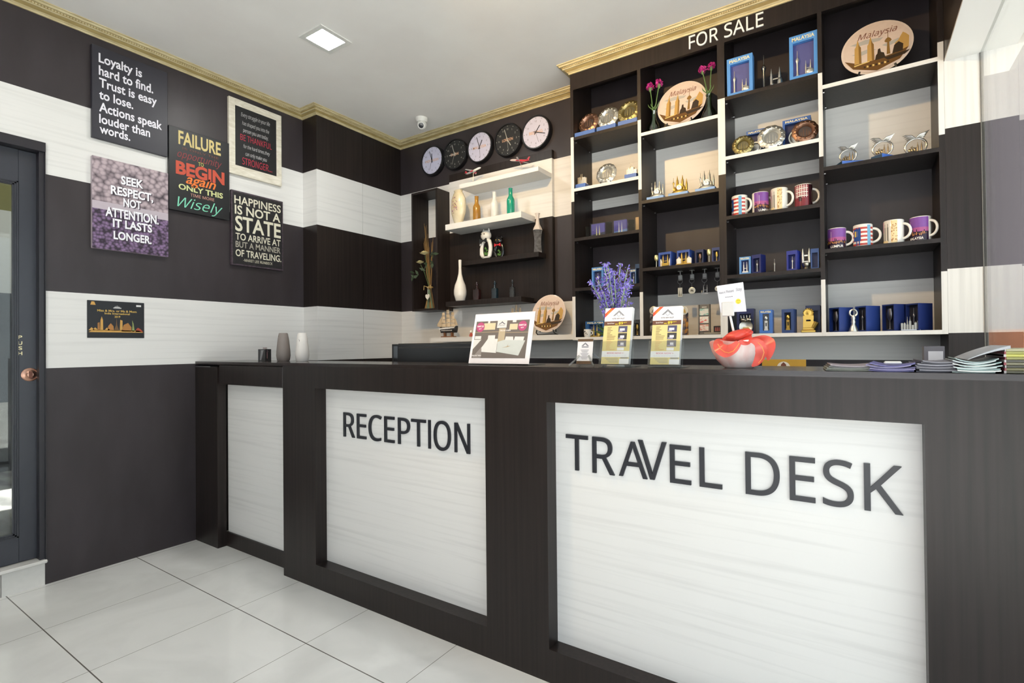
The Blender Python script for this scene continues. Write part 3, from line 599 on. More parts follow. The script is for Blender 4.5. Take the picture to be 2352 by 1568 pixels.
def X_(px, py, Y): return at(px, py, Y=Y).x
def top(px, py, Y, z): return max(.01, at(px, py, Y=Y).z-z)
def wid(p0, p1, py, Y): return at(p1, py, Y=Y).x-at(p0, py, Y=Y).x
Yf = S+.05
def rad(p0, p1, py, Y):
    "radius of a round thing that spans pixels p0 to p1 and stands at depth Y"
    z_ = (at((p0+p1)/2, py, Y=Y)-CAM).dot(_F); return (p1-p0)/2/FPX*z_*.97

# ------------------------------------------------------------------ column 1
z = 2.472; cols = [('copper', COPPER, 1319.5, 1366, 308, 1350, 259), ('silver', SILVER, 1370, 1413.5, 295, 1395, 244.5), ('brass', BRASS, 1418.8, 1463.5, 281, 1443, 229)]
for nm, mt_, a, b, yt, pc, py in cols:
    Y = S+.06; x = (X_(a, yt, S+.01)+X_(b, yt, S+.01))/2; ww = wid(a, b, yt, S+.01)
    t = thing('flat_gift_box', 'flat blue box on the top shelf carrying the %s plate' % nm, 'box', (x, Y, z), 0, 'flat blue boxes under the plates')
    f = MB(); f.bbox(-ww/2, ww/2, -.05, .05, 0, .028, .001); f.build('carton', BLUE, t)
    hh = top(pc, py, Y, z+.028); metal_plate('%s plate on a blue box, top left cubby of the cabinet' % nm, (X_(pc, py+20, Y), Y+.012, z+.0285), hh*1.0, mt_)
z = 2.152
for k, (a, b, yb, yt, xs) in enumerate([(1326, 1349.5, 421, 402, 'left end'), (1438, 1466, 395, 376, 'right end')]):
    Y = S+.045; x = X_((a+b)/2, yb, Y); ww = wid(a, b, yb, Y)*.97
    t = thing('flat_gift_box', 'small blue box with silver skyline at the %s of the second shelf' % xs, 'box', (x, Y, z), 0, 'flat blue boxes under the plates'); f = MB(); f.bbox(-ww/2, ww/2, -.03, .03, 0, .028, .001); f.build('carton', BLUE, t)
    t = thing('skyline_ornament', 'silver skyline ornament on a blue box, %s of the second shelf' % xs, 'ornament', (x, Y, z+.0285), 0, 'skyline ornaments'); f = MB(); f.box(-ww*.46, ww*.46, -.014, .014, 0, .006); f.build('base', SILVER, t)
    f = MB(); skyline(f, ww*.85, top((a+b)/2, yt, Y, z+.03)*1.05, .014, k+2, z=.005); f.build('buildings', M('cfc7b8', .3, 1), t)
metal_plate('silver plate on a black stand between two skyline ornaments', (X_(1393, 397, Yf), Yf, z), top(1393, 376, Yf, z)*1.0, SILVER)
z = 1.842
for k, (a, b, yt, xs) in enumerate([(1355, 1388, 511, 'yellow-lit twin tower night picture'), (1407, 1439, 503, 'white twin towers on purple sky picture')]):
    Y = S+.09; ww = wid(a, b, yt+15, Y); hh = top((a+b)/2, yt, Y, z); t = thing('photo_block', 'clear block with %s on the third shelf' % xs, 'souvenir', (X_((a+b)/2, yt+15, Y), Y, z), 0, 'crystal photo blocks')
    f = MB(); f.bbox(-ww/2, ww/2, -.002, .012, 0, hh); f.build('block', ACRY, t)
    f = MB(); f.box(-ww*.47, ww*.47, .013, .014, hh*.05, hh*.96); f.mi = 1; f.flat([(-ww*.47, hh*.05), (ww*.47, hh*.05), (ww*.47, hh*.4), (-ww*.47, hh*.3)], .0128)
    f.mi = 2
    for s in (-1, 1): f.flat([(s*ww*.1-ww*.05, hh*.08), (s*ww*.1+ww*.05, hh*.08), (s*ww*.1, hh*.9)], .0126)
    f.build('print', [M('5a4fa8', .3), M('2b2a4a' if k == 0 else '6f8fd0', .3), M('e8e2a8' if k == 0 else 'f0ece6', .3)], t)
for k, (a, b, yt, xs) in enumerate([(1345.5, 1353, 521, 'in front of the yellow-lit picture block'), (1391.5, 1405, 510, 'between the two picture blocks'), (1442, 1456.5, 505, 'beyond the purple picture block')]):
    Y = S+.035; hh = top((a+b)/2, yt, Y, z); t = thing('crystal_block', 'bare clear glass block ' + xs, 'souvenir', (X_((a+b)/2, yt+15, Y), Y, z), .5, 'bare crystal blocks'); ww = wid(a, b, yt+15, Y)*.5
    f = MB(); f.bbox(-ww, ww, -.012, .012, 0, hh, .003); f.build('block', tglass('dfe6e4', .09), t)
Y = S+.08; t = thing('wooden_plaque', 'small tan plaque at the end of the third shelf against the upright', 'souvenir', (X_(1465, 510, Y), Y, z)); f = MB(); f.bbox(-.012, .012, -.008, .008, 0, top(1464, 499, Y, z)); f.build('plaque', M('b89a70', .5), t)
z = 1.531
def cart(name, label, a, b, yt, z, col, d=.05, dY=0, rz=0, k=1, **kw):
    Y = S+.008+d/2+dY+abs(sin(rz))*.02; ww = wid(a, b, yt+20, Y-d/2)*k; hh = top((a+b)/2, yt, Y-d/2, z)
    return carton(name, label, (X_((a+b)/2, yt+20, Y-d/2), Y, z), ww, d, hh, col, rz=rz, **kw)
cart('gift_box', 'pale blue framed box with silver tower, fourth shelf left of the lavender', 1359, 1385.5, 613.5, z, '4a7cb8', fig=fig_needle, d=.04, dY=.03)
cart('gift_box', 'blue box with gold lettering tucked behind the lavender heads', 1376, 1402, 616, z, '2f5f9e', fig=fig_twins, d=.04, dY=.11)
cart('gift_box', 'slate blue framed box beside the upright, fourth shelf right of the lavender', 1447, 1461, 618, z, '4d6a94', fig=fig_needle, d=.04, dY=.03)
cart('gift_box', 'dark teal box hard against the upright behind the slate framed box', 1459, 1470, 606, z, '27456a', fig=None, d=.05, dY=.11, words=None)
z = 1.226
cart('gift_box', 'wide blue box lettered in gold behind a white cup, bottom left cubby', 1344.5, 1391, 737.5, z, '2d5f9c', fig=fig_tower_twins, d=.05, dY=.09, figmat=GOLD, dark='1d3a6c')
Y = S+.05; t = thing('ceramic_cup', 'small white cup with black sketch, bottom left cubby', 'cup', (X_(1349.5, 766, Y), Y, z)); hh = top(1349.5, 756, Y, z); rr = .022
f = MB(); f.lathe([(rr*.86, 0), (rr, hh*.3), (rr*1.05, hh), (rr*.93, hh), (rr*.9, hh*.2), (.0001, hh*.12)], 20); f.build('cup', WHITEP, t)
f = MB(); f.tube([(rr, 0, hh*.75), (rr*1.6, 0, hh*.65), (rr*1.6, 0, hh*.4), (rr, 0, hh*.25)], .003, 6); f.build('handle', WHITEP, t)
f = MB()
for a, zz, s in ((-1.9, .7, .3), (-1.5, .5, .22), (-1.2, .35, .18)): f.flat([(rr*1.06*cos(a)-s*rr, hh*zz-s*rr), (rr*1.06*cos(a)+s*rr, hh*zz), (rr*1.06*cos(a), hh*zz+s*rr)], rr*1.06*sin(a)-.001)
f.build('print', M('2c2c2c', .5), t)
t = thing('tower_ornament', 'little gold towers ornament in front of the wide lettered box', 'ornament', (X_(1366, 766, Y), Y+.01, z)); f = MB(); f.bbox(-.03, .03, -.012, .012, 0, .008); f.build('base', GOLD, t); f = MB(); twins(f, top(1366, 748, Y, z), z=.007); f.lathe([(.012, 0), (.012, .02), (.0001, .03)], 10, (.022, 0, .007)); f.build('towers', GOLD, t)
cart('gift_box', 'dark box with gilded picture against the upright, bottom left cubby', 1454.5, 1470, 734, z, '2e3236', fig=fig_goblet, d=.05, dY=.02, words=None, figmat=GOLD, dark='3a2c14')
# ------------------------------------------------------------------ column 2
def flower_vase(label, px, ytop, ybul, z, fx0, fx1, fy1):
    Y = S+.075; x = X_(px, ybul, Y); t = thing('flower_vase', label, 'vase', (x, Y, z), 0, 'glass vases of magenta carnations'); hv = top(px, fy1+18, Y, z); rb = .044
    f = MB(); f.lathe([(rb*.6, 0), (rb*.95, .012), (rb, .03), (rb*.82, .055), (rb*.42, .085), (.013, .12), (.012, hv-.02), (.019, hv), (.017, hv), (.010, hv-.02), (.011, .12), (rb*.38, .083), (rb*.77, .053), (rb*.94, .03), (rb*.5, .006)], 28); f.build('vase', tglass('cfd8d0', .1), t)
    xa, xb = X_(fx0, ytop+20, Y)-x, X_(fx1, ytop+20, Y)-x; zt = top(px, ytop, Y, z); R1 = (xb-xa)*.26
    rr = random.Random(int(px))
    for k, q in enumerate((xa+R1, xb-R1)):
        t = thing('carnation', 'magenta carnation, %s stem in the %s' % (('inner' if k == 0 else 'outer'), 'vase beside the narrow upright' if px < 1560 else 'vase beside the wide upright'), 'flower', (x, Y, z), 0, 'magenta carnations')
        zc = zt-R1*1.0+(.006*k); f = MB(); f.tube([(.008*k-.004, 0, .04), (.0055*(k*2-1), .003*k, hv), (q*.6, -.005, (hv+zc)/2), (q, -.01, zc-R1*.4)], .0028, 6)
        for s in (-1, 1): f.tube([(q*.3, 0, hv+.01), (q*.3+s*.02, -.01, hv+.03), (q*.3+s*.025, -.012, hv+.045)], [.002, .003, .0005], 5)
        f.lathe([(.004, -R1*.95), (R1*.42, -R1*.45), (R1*.5, -R1*.2)], 10, (q, -.01, zc)); st = f.build('stem', M('5f7f4a', .5), t)
        f = MB()
        for i in range(60):
            u = rr.uniform(-1, 1); a = rr.uniform(0, 2*pi); s_ = math.sqrt(1-u*u); c = Vector((q+R1*.64*s_*cos(a), -.01+R1*.64*s_*sin(a), zc+R1*.62*u+R1*.1)); n1 = Vector((rr.gauss(0, 1), rr.gauss(0, 1), rr.gauss(0, 1))).normalized()*R1*.34; n2 = Vector((rr.gauss(0, 1), rr.gauss(0, 1), rr.gauss(0, 1))).normalized()*R1*.34
            f.add([tuple(c-n1), tuple(c-n2), tuple(c+n1*1.1), tuple(c+n2)], [(0, 1, 2, 3)])
        f.build('blossom', tex_mat('carnation', '9c1a68', 'd63a9c', (70, 70, 70), .6), st)
flower_vase('glass vase of magenta carnations at the lower, inner side of the picture plate', 1502, 189, 297, 2.397, 1484, 1526, 238)
flower_vase('glass vase of magenta carnations against the wide upright', 1629, 148, 262, 2.397, 1604, 1646, 200)
Y = S+.085
picture_plate('souvenir_plate', 'printed plate between the two flower vases', (X_(1564, 234, Y), Y, 2.397), top(1566, 184.5, Y, 2.397)*1.0)
z = 2.005
for k, (a, b, yt, mt_, nm) in enumerate([(1490, 1529, 415, SILVER, 'silver twin tower desk clock nearest the narrow upright'), (1539, 1584, 402, GOLD, 'gold twin tower desk clock'), (1600, 1646, 390, SILVER, 'silver twin tower desk clock nearest the wide upright')]):
    Y = S+.05; ww = wid(a, b, yt+45, S+.01); x = X_((a+b)/2, yt+40, Y)
    t = thing('flat_gift_box', 'flat pale blue box under the ' + nm, 'box', (x, Y, z), 0, 'flat blue boxes under the desk clocks'); f = MB(); f.bbox(-ww/2, ww/2, -.04, .05, 0, .016, .001); f.build('carton', M('7fa3d2', .45), t)
    t = thing('desk_clock', nm, 'clock', (x, Y, z+.0165), 0, 'twin tower desk clocks'); hh = top((a+b)/2, yt, Y, z+.0165); g = ww*.46
    f = MB(); f.lathe([(g, 0), (g, .006), (g*.86, .014), (g*.7, .02)], 24, sy=.5); f.build('base', mt_, t)
    f = MB(); spire(f, -g*.3, .006, .015, g*.16, hh-.015); spire(f, g*.28, .006, .015, g*.16, hh-.015); needle(f, hh*.8, -g*.72, .004, .012); spire(f, g*.74, .004, .012, g*.12, hh*.66); f.box(-g*.3, g*.3, .002, .01, .05, .056)
    for s in (-1, 1): f.lathe([(g*.18, 0), (g*.16, .016), (.0005, .03)], 10, (s*g*.52, -.004, .015))
    f.build('towers', mt_, t)
    f = MB(); f.T = Matrix.Translation((0, -.008, .033)) @ Matrix.Rotation(R_(90), 4, 'X'); f.lathe([(.0165, -.006), (.0165, .006), (.014, .008)], 20); c_ = f.build('clock_case', mt_, t)
    f = MB(); f.disc((0, .033), .0135, -.0165, 20); f.mi = 1; f.box(-.0008, .0008, -.0172, -.0168, .033, .043); f.box(0, .007, -.0172, -.0168, .0322, .0338); f.build('dial', [WHITEP, BLACK], c_)
z = 1.616
def goblet(label, px, yt, z, mt_=M('e0d49a', .3, .7), dY=.03):
    Y = S+dY; hh = top(px, yt, Y, z); t = thing('goblet', label, 'goblet', (X_(px, yt+15, Y), Y, z), 0, 'small gold goblets'); q = hh/.1
    f = MB(); f.lathe([(.014*q, 0), (.013*q, .002*q), (.003*q, .006*q), (.0024*q, .045*q), (.004*q, .05*q)], 16); f.build('stem', M('d8d2bc', .3, .8), t)
    f = MB(); f.lathe([(.004*q, .05*q), (.013*q, .06*q), (.0165*q, .075*q), (.0155*q, .09*q), (.012*q, hh), (.010*q, hh), (.013*q, .085*q), (.012*q, .066*q)], 18); f.build('cup', mt_, t); return t
goblet('gold goblet at the narrow upright, first on the goblet shelf', 1507.5, 586, z)
goblet('gold goblet between the dark goblet boxes', 1628.7, 572.5, z)
def towers_box(label, a, b, yt, z, white):
    t = cart('gift_box', label, a, b, yt, z, '33509a', d=.075, dY=.02, rz=-.1, fig=None, words=None, win=(.1, .05, .16), dark='1a2350')
    w_ = wid(a, b, yt+20, S+.02); h_ = top((a+b)/2, yt, S+.02, z); f = MB(); f.T = Matrix.Translation((0, -.03, .006)); twins(f, h_*.83, 0, 0, 0, .2, .055); f.box(-w_*.25, w_*.3, -.008, .008, 0, h_*.2); f.build('towers', GOLD, t)
    f = MB(); f.T = Matrix.Translation((0, -.03, .004))
    for s in (-1, 1): f.lathe([(w_*.1, 0), (w_*.12, h_*.3), (w_*.09, h_*.38), (.001, h_*.55)], 12, (s*w_*.36, 0, 0), 1, .5)
    f.build('domes', M('d9cdbc', .4, .3), t)
towers_box('open blue box showing small gold twin towers, first of the goblet shelf', 1513.5, 1543.5, 578.5, z, 0)
towers_box('open blue box behind the larger gold and white towers', 1556, 1586, 574, z, 1)
Y = S+.022; t = thing('tower_ornament', 'gold twin towers flanked by white domes in front of an open blue box', 'ornament', (X_(1571, 605, Y), Y, z)); hh = top(1571, 579, Y, z); ww = wid(1553, 1589, 605, Y)
f = MB(); f.bbox(-ww*.48, ww*.48, -.013, .013, 0, .006, .001); f.build('base', GOLD, t); f = MB(); twins(f, hh-.006, 0, 0, .006, .17, .055); f.build('towers', GOLD, t)
for s in (-1, 1):
    f = MB(); f.lathe([(ww*.15, 0), (ww*.16, hh*.38), (ww*.13, hh*.42), (.02*ww, hh*.5), (.004*ww, hh*.62)], 14, (s*ww*.33, 0, .006), 1, .55); f.build('dome', M('e2dacb', .4), t)
cart('gift_box', 'dark navy box with copper goblet inside, on the goblet shelf', 1598, 1617.5, 573, z, '1f2a4e', d=.06, dY=.02, rz=-.12, fig=fig_goblet, figmat=COPPER, words=None, dark='120d10')
cart('gift_box', 'navy box with gold goblet inside against the wide upright', 1636, 1655, 568, z, '2a3a6e', d=.06, dY=.02, rz=-.05, fig=fig_goblet, figmat=GOLD, words=None, dark='151a3a')
def keychain(label, px, yh, ytag, ybot, kind):
    Y = S+.12; p = at(px, yh, Y=Y); t = thing('keychain', label, 'keychain', (p.x, Y, p.z), 0, 'keychains hanging under the shelf'); L = p.z-at(px, ybot, Y=Y).z; zt = p.z-at(px, ytag, Y=Y).z
    f = MB(); f.tube([(0, 0, 1.596-p.z), (0, 0, 0)], .0025, 6); f.bbox(-.012, .012, -.006, .006, -.028, .004, .004); f.bbox(-.012, .012, -.01, .01, 1.593-p.z, 1.5962-p.z, .001); h_ = f.build('hook', M('9a9a9a', .35), None, (p.x, Y, p.z)); tag(h_, 'grey hook under the shelf holding the '+label.split(' hanging')[0].split(' half')[0]+(' by the card' if 'half' in label else ''), 'hook', 'hooks under the shelf')
    f = MB(); f.torus((0, -.006, -.034), .014, .0014, 'y', 20, 6); n = 5
    for i in range(n): f.torus((0, -.006, -.048-(zt-.048)*(i+.5)/n), (zt-.048)/n*.55, .0008, 'y', 8, 5, sx=.6)
    f.build('chain', M('77777a', .3, 1), t)
    f = MB(); h_ = L-zt
    if kind == 0: f.bbox(-.013, .013, -.0085, -.0045, -L, -zt, .001); f.mi = 1; f.flat([(-.008, -L+.006), (.0, -L+.006), (-.004, -zt-.008)], -.0087); f.flat([(.002, -L+.006), (.009, -L+.006), (.007, -L+h_*.7)], -.0087)
    elif kind == 1:
        f.T = Matrix.Translation((0, -.0045, -(L+zt)/2)) @ Matrix.Rotation(R_(90), 4, 'X'); f.lathe([(h_*.5, 0), (h_*.5, .004), (h_*.44, .0045), (h_*.42, .003), (.0001, .003)], 26); f.T = Matrix(); f.mi = 1; f.flat([(-h_*.25, -L+h_*.4), (h_*.28, -L+h_*.3), (h_*.2, -L+h_*.6), (-h_*.1, -L+h_*.68)], -.008)
    else: f.T = Matrix.Translation((0, -.006, -L)); f.box(-.02, .02, -.003, .003, 0, .006); twins(f, h_, .004, 0, .004, .2, .06); f.lathe([(.008, 0), (.006, .014), (.0005, .02)], 8, (-.014, 0, .005))
    f.build('tag', [M('c9c8bf', .3, .6) if kind < 2 else STEEL, M('6b6a62', .4, .6)], t)
keychain('keychain with oblong tag hanging under the shelf', 1562.5, 633, 661, 682, 0)
keychain('keychain with round disc tag hanging under the shelf', 1589.5, 631, 659.5, 675, 1)
keychain('keychain with small tower tag hanging under the shelf', 1618.5, 629, 656, 675.5, 2)
keychain('keychain with round tag half hidden by the pleasant stay card', 1648, 626, 657, 669, 1)
z = 1.226
for k, px in enumerate((1502, 1517.5, 1535, 1553.5, 1571)):
    Y = S+.05; x = X_(px, 740, Y); zt = top(px, 703.5, Y, z)
    t = thing('souvenir_pack', ['dark flower souvenir pack seen through the holder edge at the narrow upright', 'second souvenir pack from the narrow upright, behind the clear holder', 'middle souvenir pack behind the clear holder', 'fourth souvenir pack, its medallion showing above the clear holder', 'souvenir pack with gold medallion clear of the brochure holder'][k], 'souvenir', (x, Y, z), 0, 'medallion souvenir packs')
    f = MB(); f.bbox(-.024, .024, .0, .004, 0, zt-.035, .001); f.build('card', tex_mat('card_%d' % k, '2b2430', 'b07a2c' if k == 4 else '8f8a86', (40, 40, 40), .5, lo=.45, hi=.6), t)
    f = MB(); f.T = Matrix.Translation((0, -.002, zt-.024)) @ Matrix.Rotation(R_(90), 4, 'X'); f.lathe([(.024, 0), (.024, .005), (.021, .006), (.02, .004), (.0001, .004)], 26); f.T = Matrix(); f.mi = 1; f.flat([(-.014, zt-.036), (.014, zt-.036), (.01, zt-.02), (.002, zt-.012), (-.008, zt-.026)], -.0075); f.build('medallion', [M('cfc8b6', .35, .4), M('d2a94a' if k == 4 else '8c8880', .35, .4)], t)
Y = S+.06; t = thing('magnet_rack', 'grey framed rack of three colourful picture magnets, bottom cubby', 'rack', (X_(1618, 735, Y), Y, z), -.1); ww = wid(1603, 1633, 735, Y)*.92; hh = top(1618, 699, Y, z)
f = MB(); f.bbox(-ww/2, ww/2, 0, .008, 0, hh, .001); f.box(-ww/2, -ww*.4, -.008, 0, 0, hh); f.box(ww*.4, ww/2, -.008, 0, 0, hh); f.box(-ww/2, ww/2, -.008, 0, 0, hh*.08); f.build('frame', M('6d6862', .5), t)
for k, (c0, c1) in enumerate((('d9d6ce', '7fb8ae'), ('e2dcd2', 'd24a48'), ('dcd6cc', 'c98a7c'))):
    f = MB(); z0 = hh*(.64-.26*k); f.bbox(-ww*.38, ww*.38, -.006, -.001, z0, z0+hh*.22, .001); f.build('magnet', tex_mat('magnet_%d' % k, c0, c1, (60, 60, 110), .4, lo=.48, hi=.62), t)
f = MB(); f.box(-ww*.2, ww*.2, -.0012, 0, hh*.9, hh*.925); f.build('title_strip', M('d8d2c4', .5), t)
Y = S+.06; t = thing('leaflet_tray', 'flat tray of cards at the foot of the wide upright, bottom cubby', 'tray', (X_(1630, 766, Y-.03), Y, z)); f = MB(); f.bbox(-.03, .065, -.035, .035, 0, .012, .002); f.build('tray', M('8a8274', .5), t)
t = thing('photo_box', 'tiny black picture box with red figures on the card tray', 'box', (X_(1648, 754, Y), Y+.01, z+.0125)); f = MB(); f.bbox(-.02, .02, -.012, .012, 0, .034, .001); f.mi = 1
for q in (-.012, -.003, .006): f.flat([(q, .006), (q+.006, .006), (q+.005, .026), (q+.001, .026)], -.0125)
f.build('carton', [M('2a2122', .4), M('b05a4c', .5)], t)
# ------------------------------------------------------------------ column 3
z = 2.478
cart('framed_souvenir', 'bright blue framed tower souvenir box against the wide upright, top shelf', 1669, 1728, 129, z, '4f8cd0', d=.05, dY=0, fig=fig_tower_twins, win=(.13, .07, .17), dark='4d4f86', group='bright blue framed boxes', wcol='d8d2b0')
cart('framed_souvenir', 'bright blue framed tower souvenir box against the narrow upright, top shelf', 1812, 1877, 77, z, '4f8cd0', d=.05, dY=0, fig=fig_tower_twins, win=(.13, .07, .17), dark='4d4f86', group='bright blue framed boxes', wcol='d8d2b0')
Y = S+.05; t = thing('tower_ornament', 'dark telecom tower ornament with silver pod between the blue framed boxes', 'ornament', (X_(1754.5, 165, Y), Y, z)); f = MB(); needle(f, top(1754.5, 127, Y, z)); f.build('tower', M('8d8a86', .25, 1), t)
t = thing('tower_ornament', 'low silver twin towers ornament between the blue framed boxes', 'ornament', (X_(1783, 170, Y), Y, z)); hh = top(1783, 155, Y, z); ww = wid(1766, 1800, 175, Y); f = MB(); f.lathe([(ww*.5, 0), (ww*.5, .006), (ww*.42, .012)], 20, sy=.5); f.build('base', SILVER, t); f = MB(); twins(f, hh-.01, -.004, 0, .01, .2, .08); f.lathe([(.02, 0), (.019, hh*.2), (.012, hh*.36), (.0005, hh*.42)], 14, (ww*.25, 0, .008), ww*11, 1); f.lathe([(.018, 0), (.016, hh*.12), (.0005, hh*.24)], 12, (-ww*.25, 0, .008), ww*10, 1); f.build('towers', M('dedad2', .3, 1), t)
z = 2.163
cart('gift_box', 'blue lettered box behind the brass and silver plates', 1714, 1757, 298, z, '3560a8', d=.04, dY=.11, fig=fig_plate, win=(.08, .08, .14))
cart('gift_box', 'blue lettered box behind the bronze plate', 1797, 1862, 271, z, '3560a8', d=.06, dY=.09, fig=fig_plate, win=(.08, .08, .14))
for nm, mt_, px, yt, mid in (('brass', BRASS, 1706.5, 312, 334), ('large silver', SILVER, 1771.5, 288, 313), ('bronze', BRONZE, 1849, 276, 298)):
    Y = S+.045; metal_plate('%s plate on the second shelf in front of lettered blue boxes' % nm, (X_(px, mid, Y), Y, z), top(px, yt, Y, z)*1.0, mt_, rz=.1)
def mug(label, px, yt, z, r, rz, style):
    Y = S+.06; hh = top(px, yt, Y-.0, z)*.99; t = thing('mug', label, 'mug', (X_(px, yt+25, Y), Y, z), rz, 'printed souvenir mugs')
    f = MB(); f.lathe([(r*.94, 0), (r, .003), (r, hh-.002), (r*.97, hh), (r*.92, hh), (r*.92, .008), (.0001, .006)], 36); f.build('body', M('eae6de', .15, coat=.3), t)
    f = MB(); n = 12; f.tube([(r*.97+.030*sin(pi*i/n), 0, hh*.5+hh*.31*cos(pi*i/n)) for i in range(n+1)], .0058, 10); f.build('handle', M('eae6de', .15, coat=.3), t)
    f = MB()
    def patch(mi, a0, a1, z0, z1, rr=1.012, n=24):
        f.mi = mi; A0, A1 = R_(a0), R_(a1); vs = []
        for i in range(n+1): a = A0+(A1-A0)*i/n; vs += [(r*rr*cos(a), r*rr*sin(a), z0*hh), (r*rr*cos(a), r*rr*sin(a), z1*hh)]
        f.add(vs, [(2*i, 2*i+2, 2*i+3, 2*i+1) for i in range(n)], True)
    def ctext(s, a, z0, h_, wd, mi):
        vs, fs, L = glyphs(s, bold=.03); f.mi = mi; f.add([(r*1.036*cos(R_(a)+(x/L-.5)*wd/r), r*1.036*sin(R_(a)+(x/L-.5)*wd/r), z0*hh+y*h_) for x, y, q in vs], fs)
    rr_ = random.Random(int(px))
    if style == 'dusk':
        mats = [M('7d4b9a', .2), M('a8548a', .2), M('2c1c34', .2), M('f0a050', .2), M('efe9e4', .2)]
        patch(0, -160, -14, .55, .97); patch(1, -160, -14, .38, .55); patch(2, -160, -14, .03, .38)
        for k in range(16): a = -155+8*k; b = rr_.uniform(.28, .5); patch(2, a, a+5, .3, b, 1.02, 3); patch(3, a+1, a+4, .22+rr_.uniform(0, .1), .3+rr_.uniform(0, .1), 1.028, 3)
        patch(4, -122, -120.5, .4, .82, 1.028, 2); ctext('LUMPUR' if rz > -.2 else 'MALAYSIA', -85, .06, .011, .055, 4)
    elif style == 'flag':
        mats = [M('b8463c', .2), M('e9e2da', .2), M('274a8c', .2), M('e6c24a', .2), M('6fa6c8', .2)]
        for k in range(10): patch(k % 2, -165, -12, .05+.09*k, .14+.09*k)
        patch(2, -150, -100, .25, .8, 1.02); patch(3, -140, -120, .45, .7, 1.03, 4); patch(4, -62, -40, .03, .95, 1.024)
        for s in (-128, -112): patch(2, s, s+7, .05, .85, 1.034, 3)
    elif style == 'batik':
        mats = [M('e3dbcf', .2), M('8b867c', .2), M('e4cd9c', .2), M('a05c2a', .2), M('d9a9b4', .2)]
        patch(4, -165, -130, .5, .95); patch(0, -130, -85, .03, .97)
        for s in (-125, -105): patch(1, s, s+11, .1, .7, 1.02, 3); patch(1, s+3, s+8, .7, .85, 1.02, 3)
        patch(2, -165, -98, .03, .14, 1.024); patch(2, -80, -45, .03, .97)
        for k in range(34): a = -79+rr_.uniform(0, 31); q = rr_.uniform(.05, .92); patch(3, a, a+3.5, q, q+.035, 1.028, 2)
    else:
        mats = [M('7c2c34', .2), M('c98a8a', .2), M('3a1c22', .2), M('d8b070', .2), M('e9dcd6', .2)]
        patch(0, -170, -20, .03, .97)
        for k in range(6): patch(1 if k % 2 else 4, -150, -65, .46+.08*k, .5+.08*k, 1.02)
        for k in range(6): patch(4, -148+14*k, -144+14*k, .4, .95, 1.028, 2)
        patch(2, -60, -20, .03, .97, 1.03); patch(3, -150, -80, .05, .3, 1.01); patch(2, -125, -105, .25, .45, 1.03)
    f.build('print', mats, t); return t
z = 1.8475; r = .04
mug('flag striped mug beside the wide upright, handle turned out', 1699, 451, z, r, -.45, 'flag')
mug('dusk skyline mug with its handle turned away, upper mug row', 1746.5, 443.5, z, r, .55, 'dusk')
mug('white batik mug in the upper mug row', 1790, 434, z, r, -.35, 'batik')
mug('dark red chequered mug, upper mug row', 1845.5, 426, z, r, .15, 'red')
z = 1.5365
cart('gift_box', 'light blue box showing white twin towers, next to the wide upright below the mugs', 1698, 1724, 589.5, z, '5a8cc4', d=.05, fig=fig_twins, figmat=M('e6e2da', .3, .4), dark='1c2a5e')
cart('gift_box', 'dark navy box with slim tower beside the white twin tower box', 1729, 1752, 584, z, '1d2660', d=.06, rz=-.25, fig=fig_needle, words=None, dark='141a44')
Y = S+.04; t = thing('tower_ornament', 'single tiny silver tower standing free below the upper mugs', 'ornament', (X_(1779, 610, Y), Y, z)); f = MB(); needle(f, top(1779, 594.5, Y, z)); f.build('tower', M('b9b2a6', .3, 1), t)
t = thing('dark_stand', 'low black foam wedge behind the tiny silver tower', 'stand', (X_(1772, 616, Y+.06), Y+.06, z)); f = MB(); f.prism([(-.022, 0), (.03, 0), (.03, .012), (-.01, .018)], -.015, .015); f.build('wedge', M('2b2b2b', .7), t)
cart('gift_box', 'royal blue box with slim silver tower under the batik mug', 1809, 1834, 575, z, '22318a', d=.06, rz=-.2, fig=fig_needle, words=None, dark='1a2464')
Y = S+.045; t = thing('tower_ornament', 'silver twin towers on a goblet shaped foot under the dark red mug', 'ornament', (X_(1851.5, 595, Y), Y, z)); hh = top(1851.5, 570, Y, z); f = MB(); f.lathe([(.02, 0), (.021, .004), (.012, .012), (.019, .025), (.019, .034), (.014, .038)], 20); f.build('foot', M('a39c90', .3, 1), t)
f = MB(); spire(f, -.014, 0, .037, .007, hh-.037); spire(f, .014, 0, .037, .007, hh-.037); f.box(-.018, .018, -.004, .004, .036, .044); f.box(-.014, .014, -.003, .003, .068, .075); f.build('towers', SILVER, t)
cart('gift_box', 'blue box turned sideways behind the silver twin towers on a foot', 1862, 1881, 570.5, z, '30508e', d=.06, dY=.03, words=None)
z = 1.226
cart('gift_box', 'dark navy box behind the pleasant stay card stick', 1692, 1731, 709, z, '1c2658', d=.06, dY=.05, words=None, dark='141b40')
Y = S+.05; t = thing('orchid_ornament', 'silver shell dish with orchid ornament behind the gift bowl', 'ornament', (X_(1714, 752, Y), Y, z)); q = wid(1698, 1729.5, 752, Y)
f = MB(); f.T = Matrix.Translation((0, 0, q*.53)) @ Matrix.Rotation(R_(80), 4, 'X'); f.lathe([(.0001, -.006), (q*.4, -.004), (q*.5, .004), (q*.5, .008), (q*.42, .004), (.0001, .0)], 30); f.build('dish', SILVER, t)
f = MB(); f.box(-q*.3, q*.3, -.004, .02, 0, .006); f.tube([(0, .008, .004), (-.004, .01, q*.6), (0, .006, q*.95)], .004, 8); f.ball((-q*.2, -.002, q*1.08), (q*.3, .014, q*.16), 12, 7); f.ball((q*.22, -.004, q*1.08), (q*.26, .014, q*.18), 12, 7); f.ball((0, -.01, q*1.0), (q*.15, .014, q*.12), 10, 6)
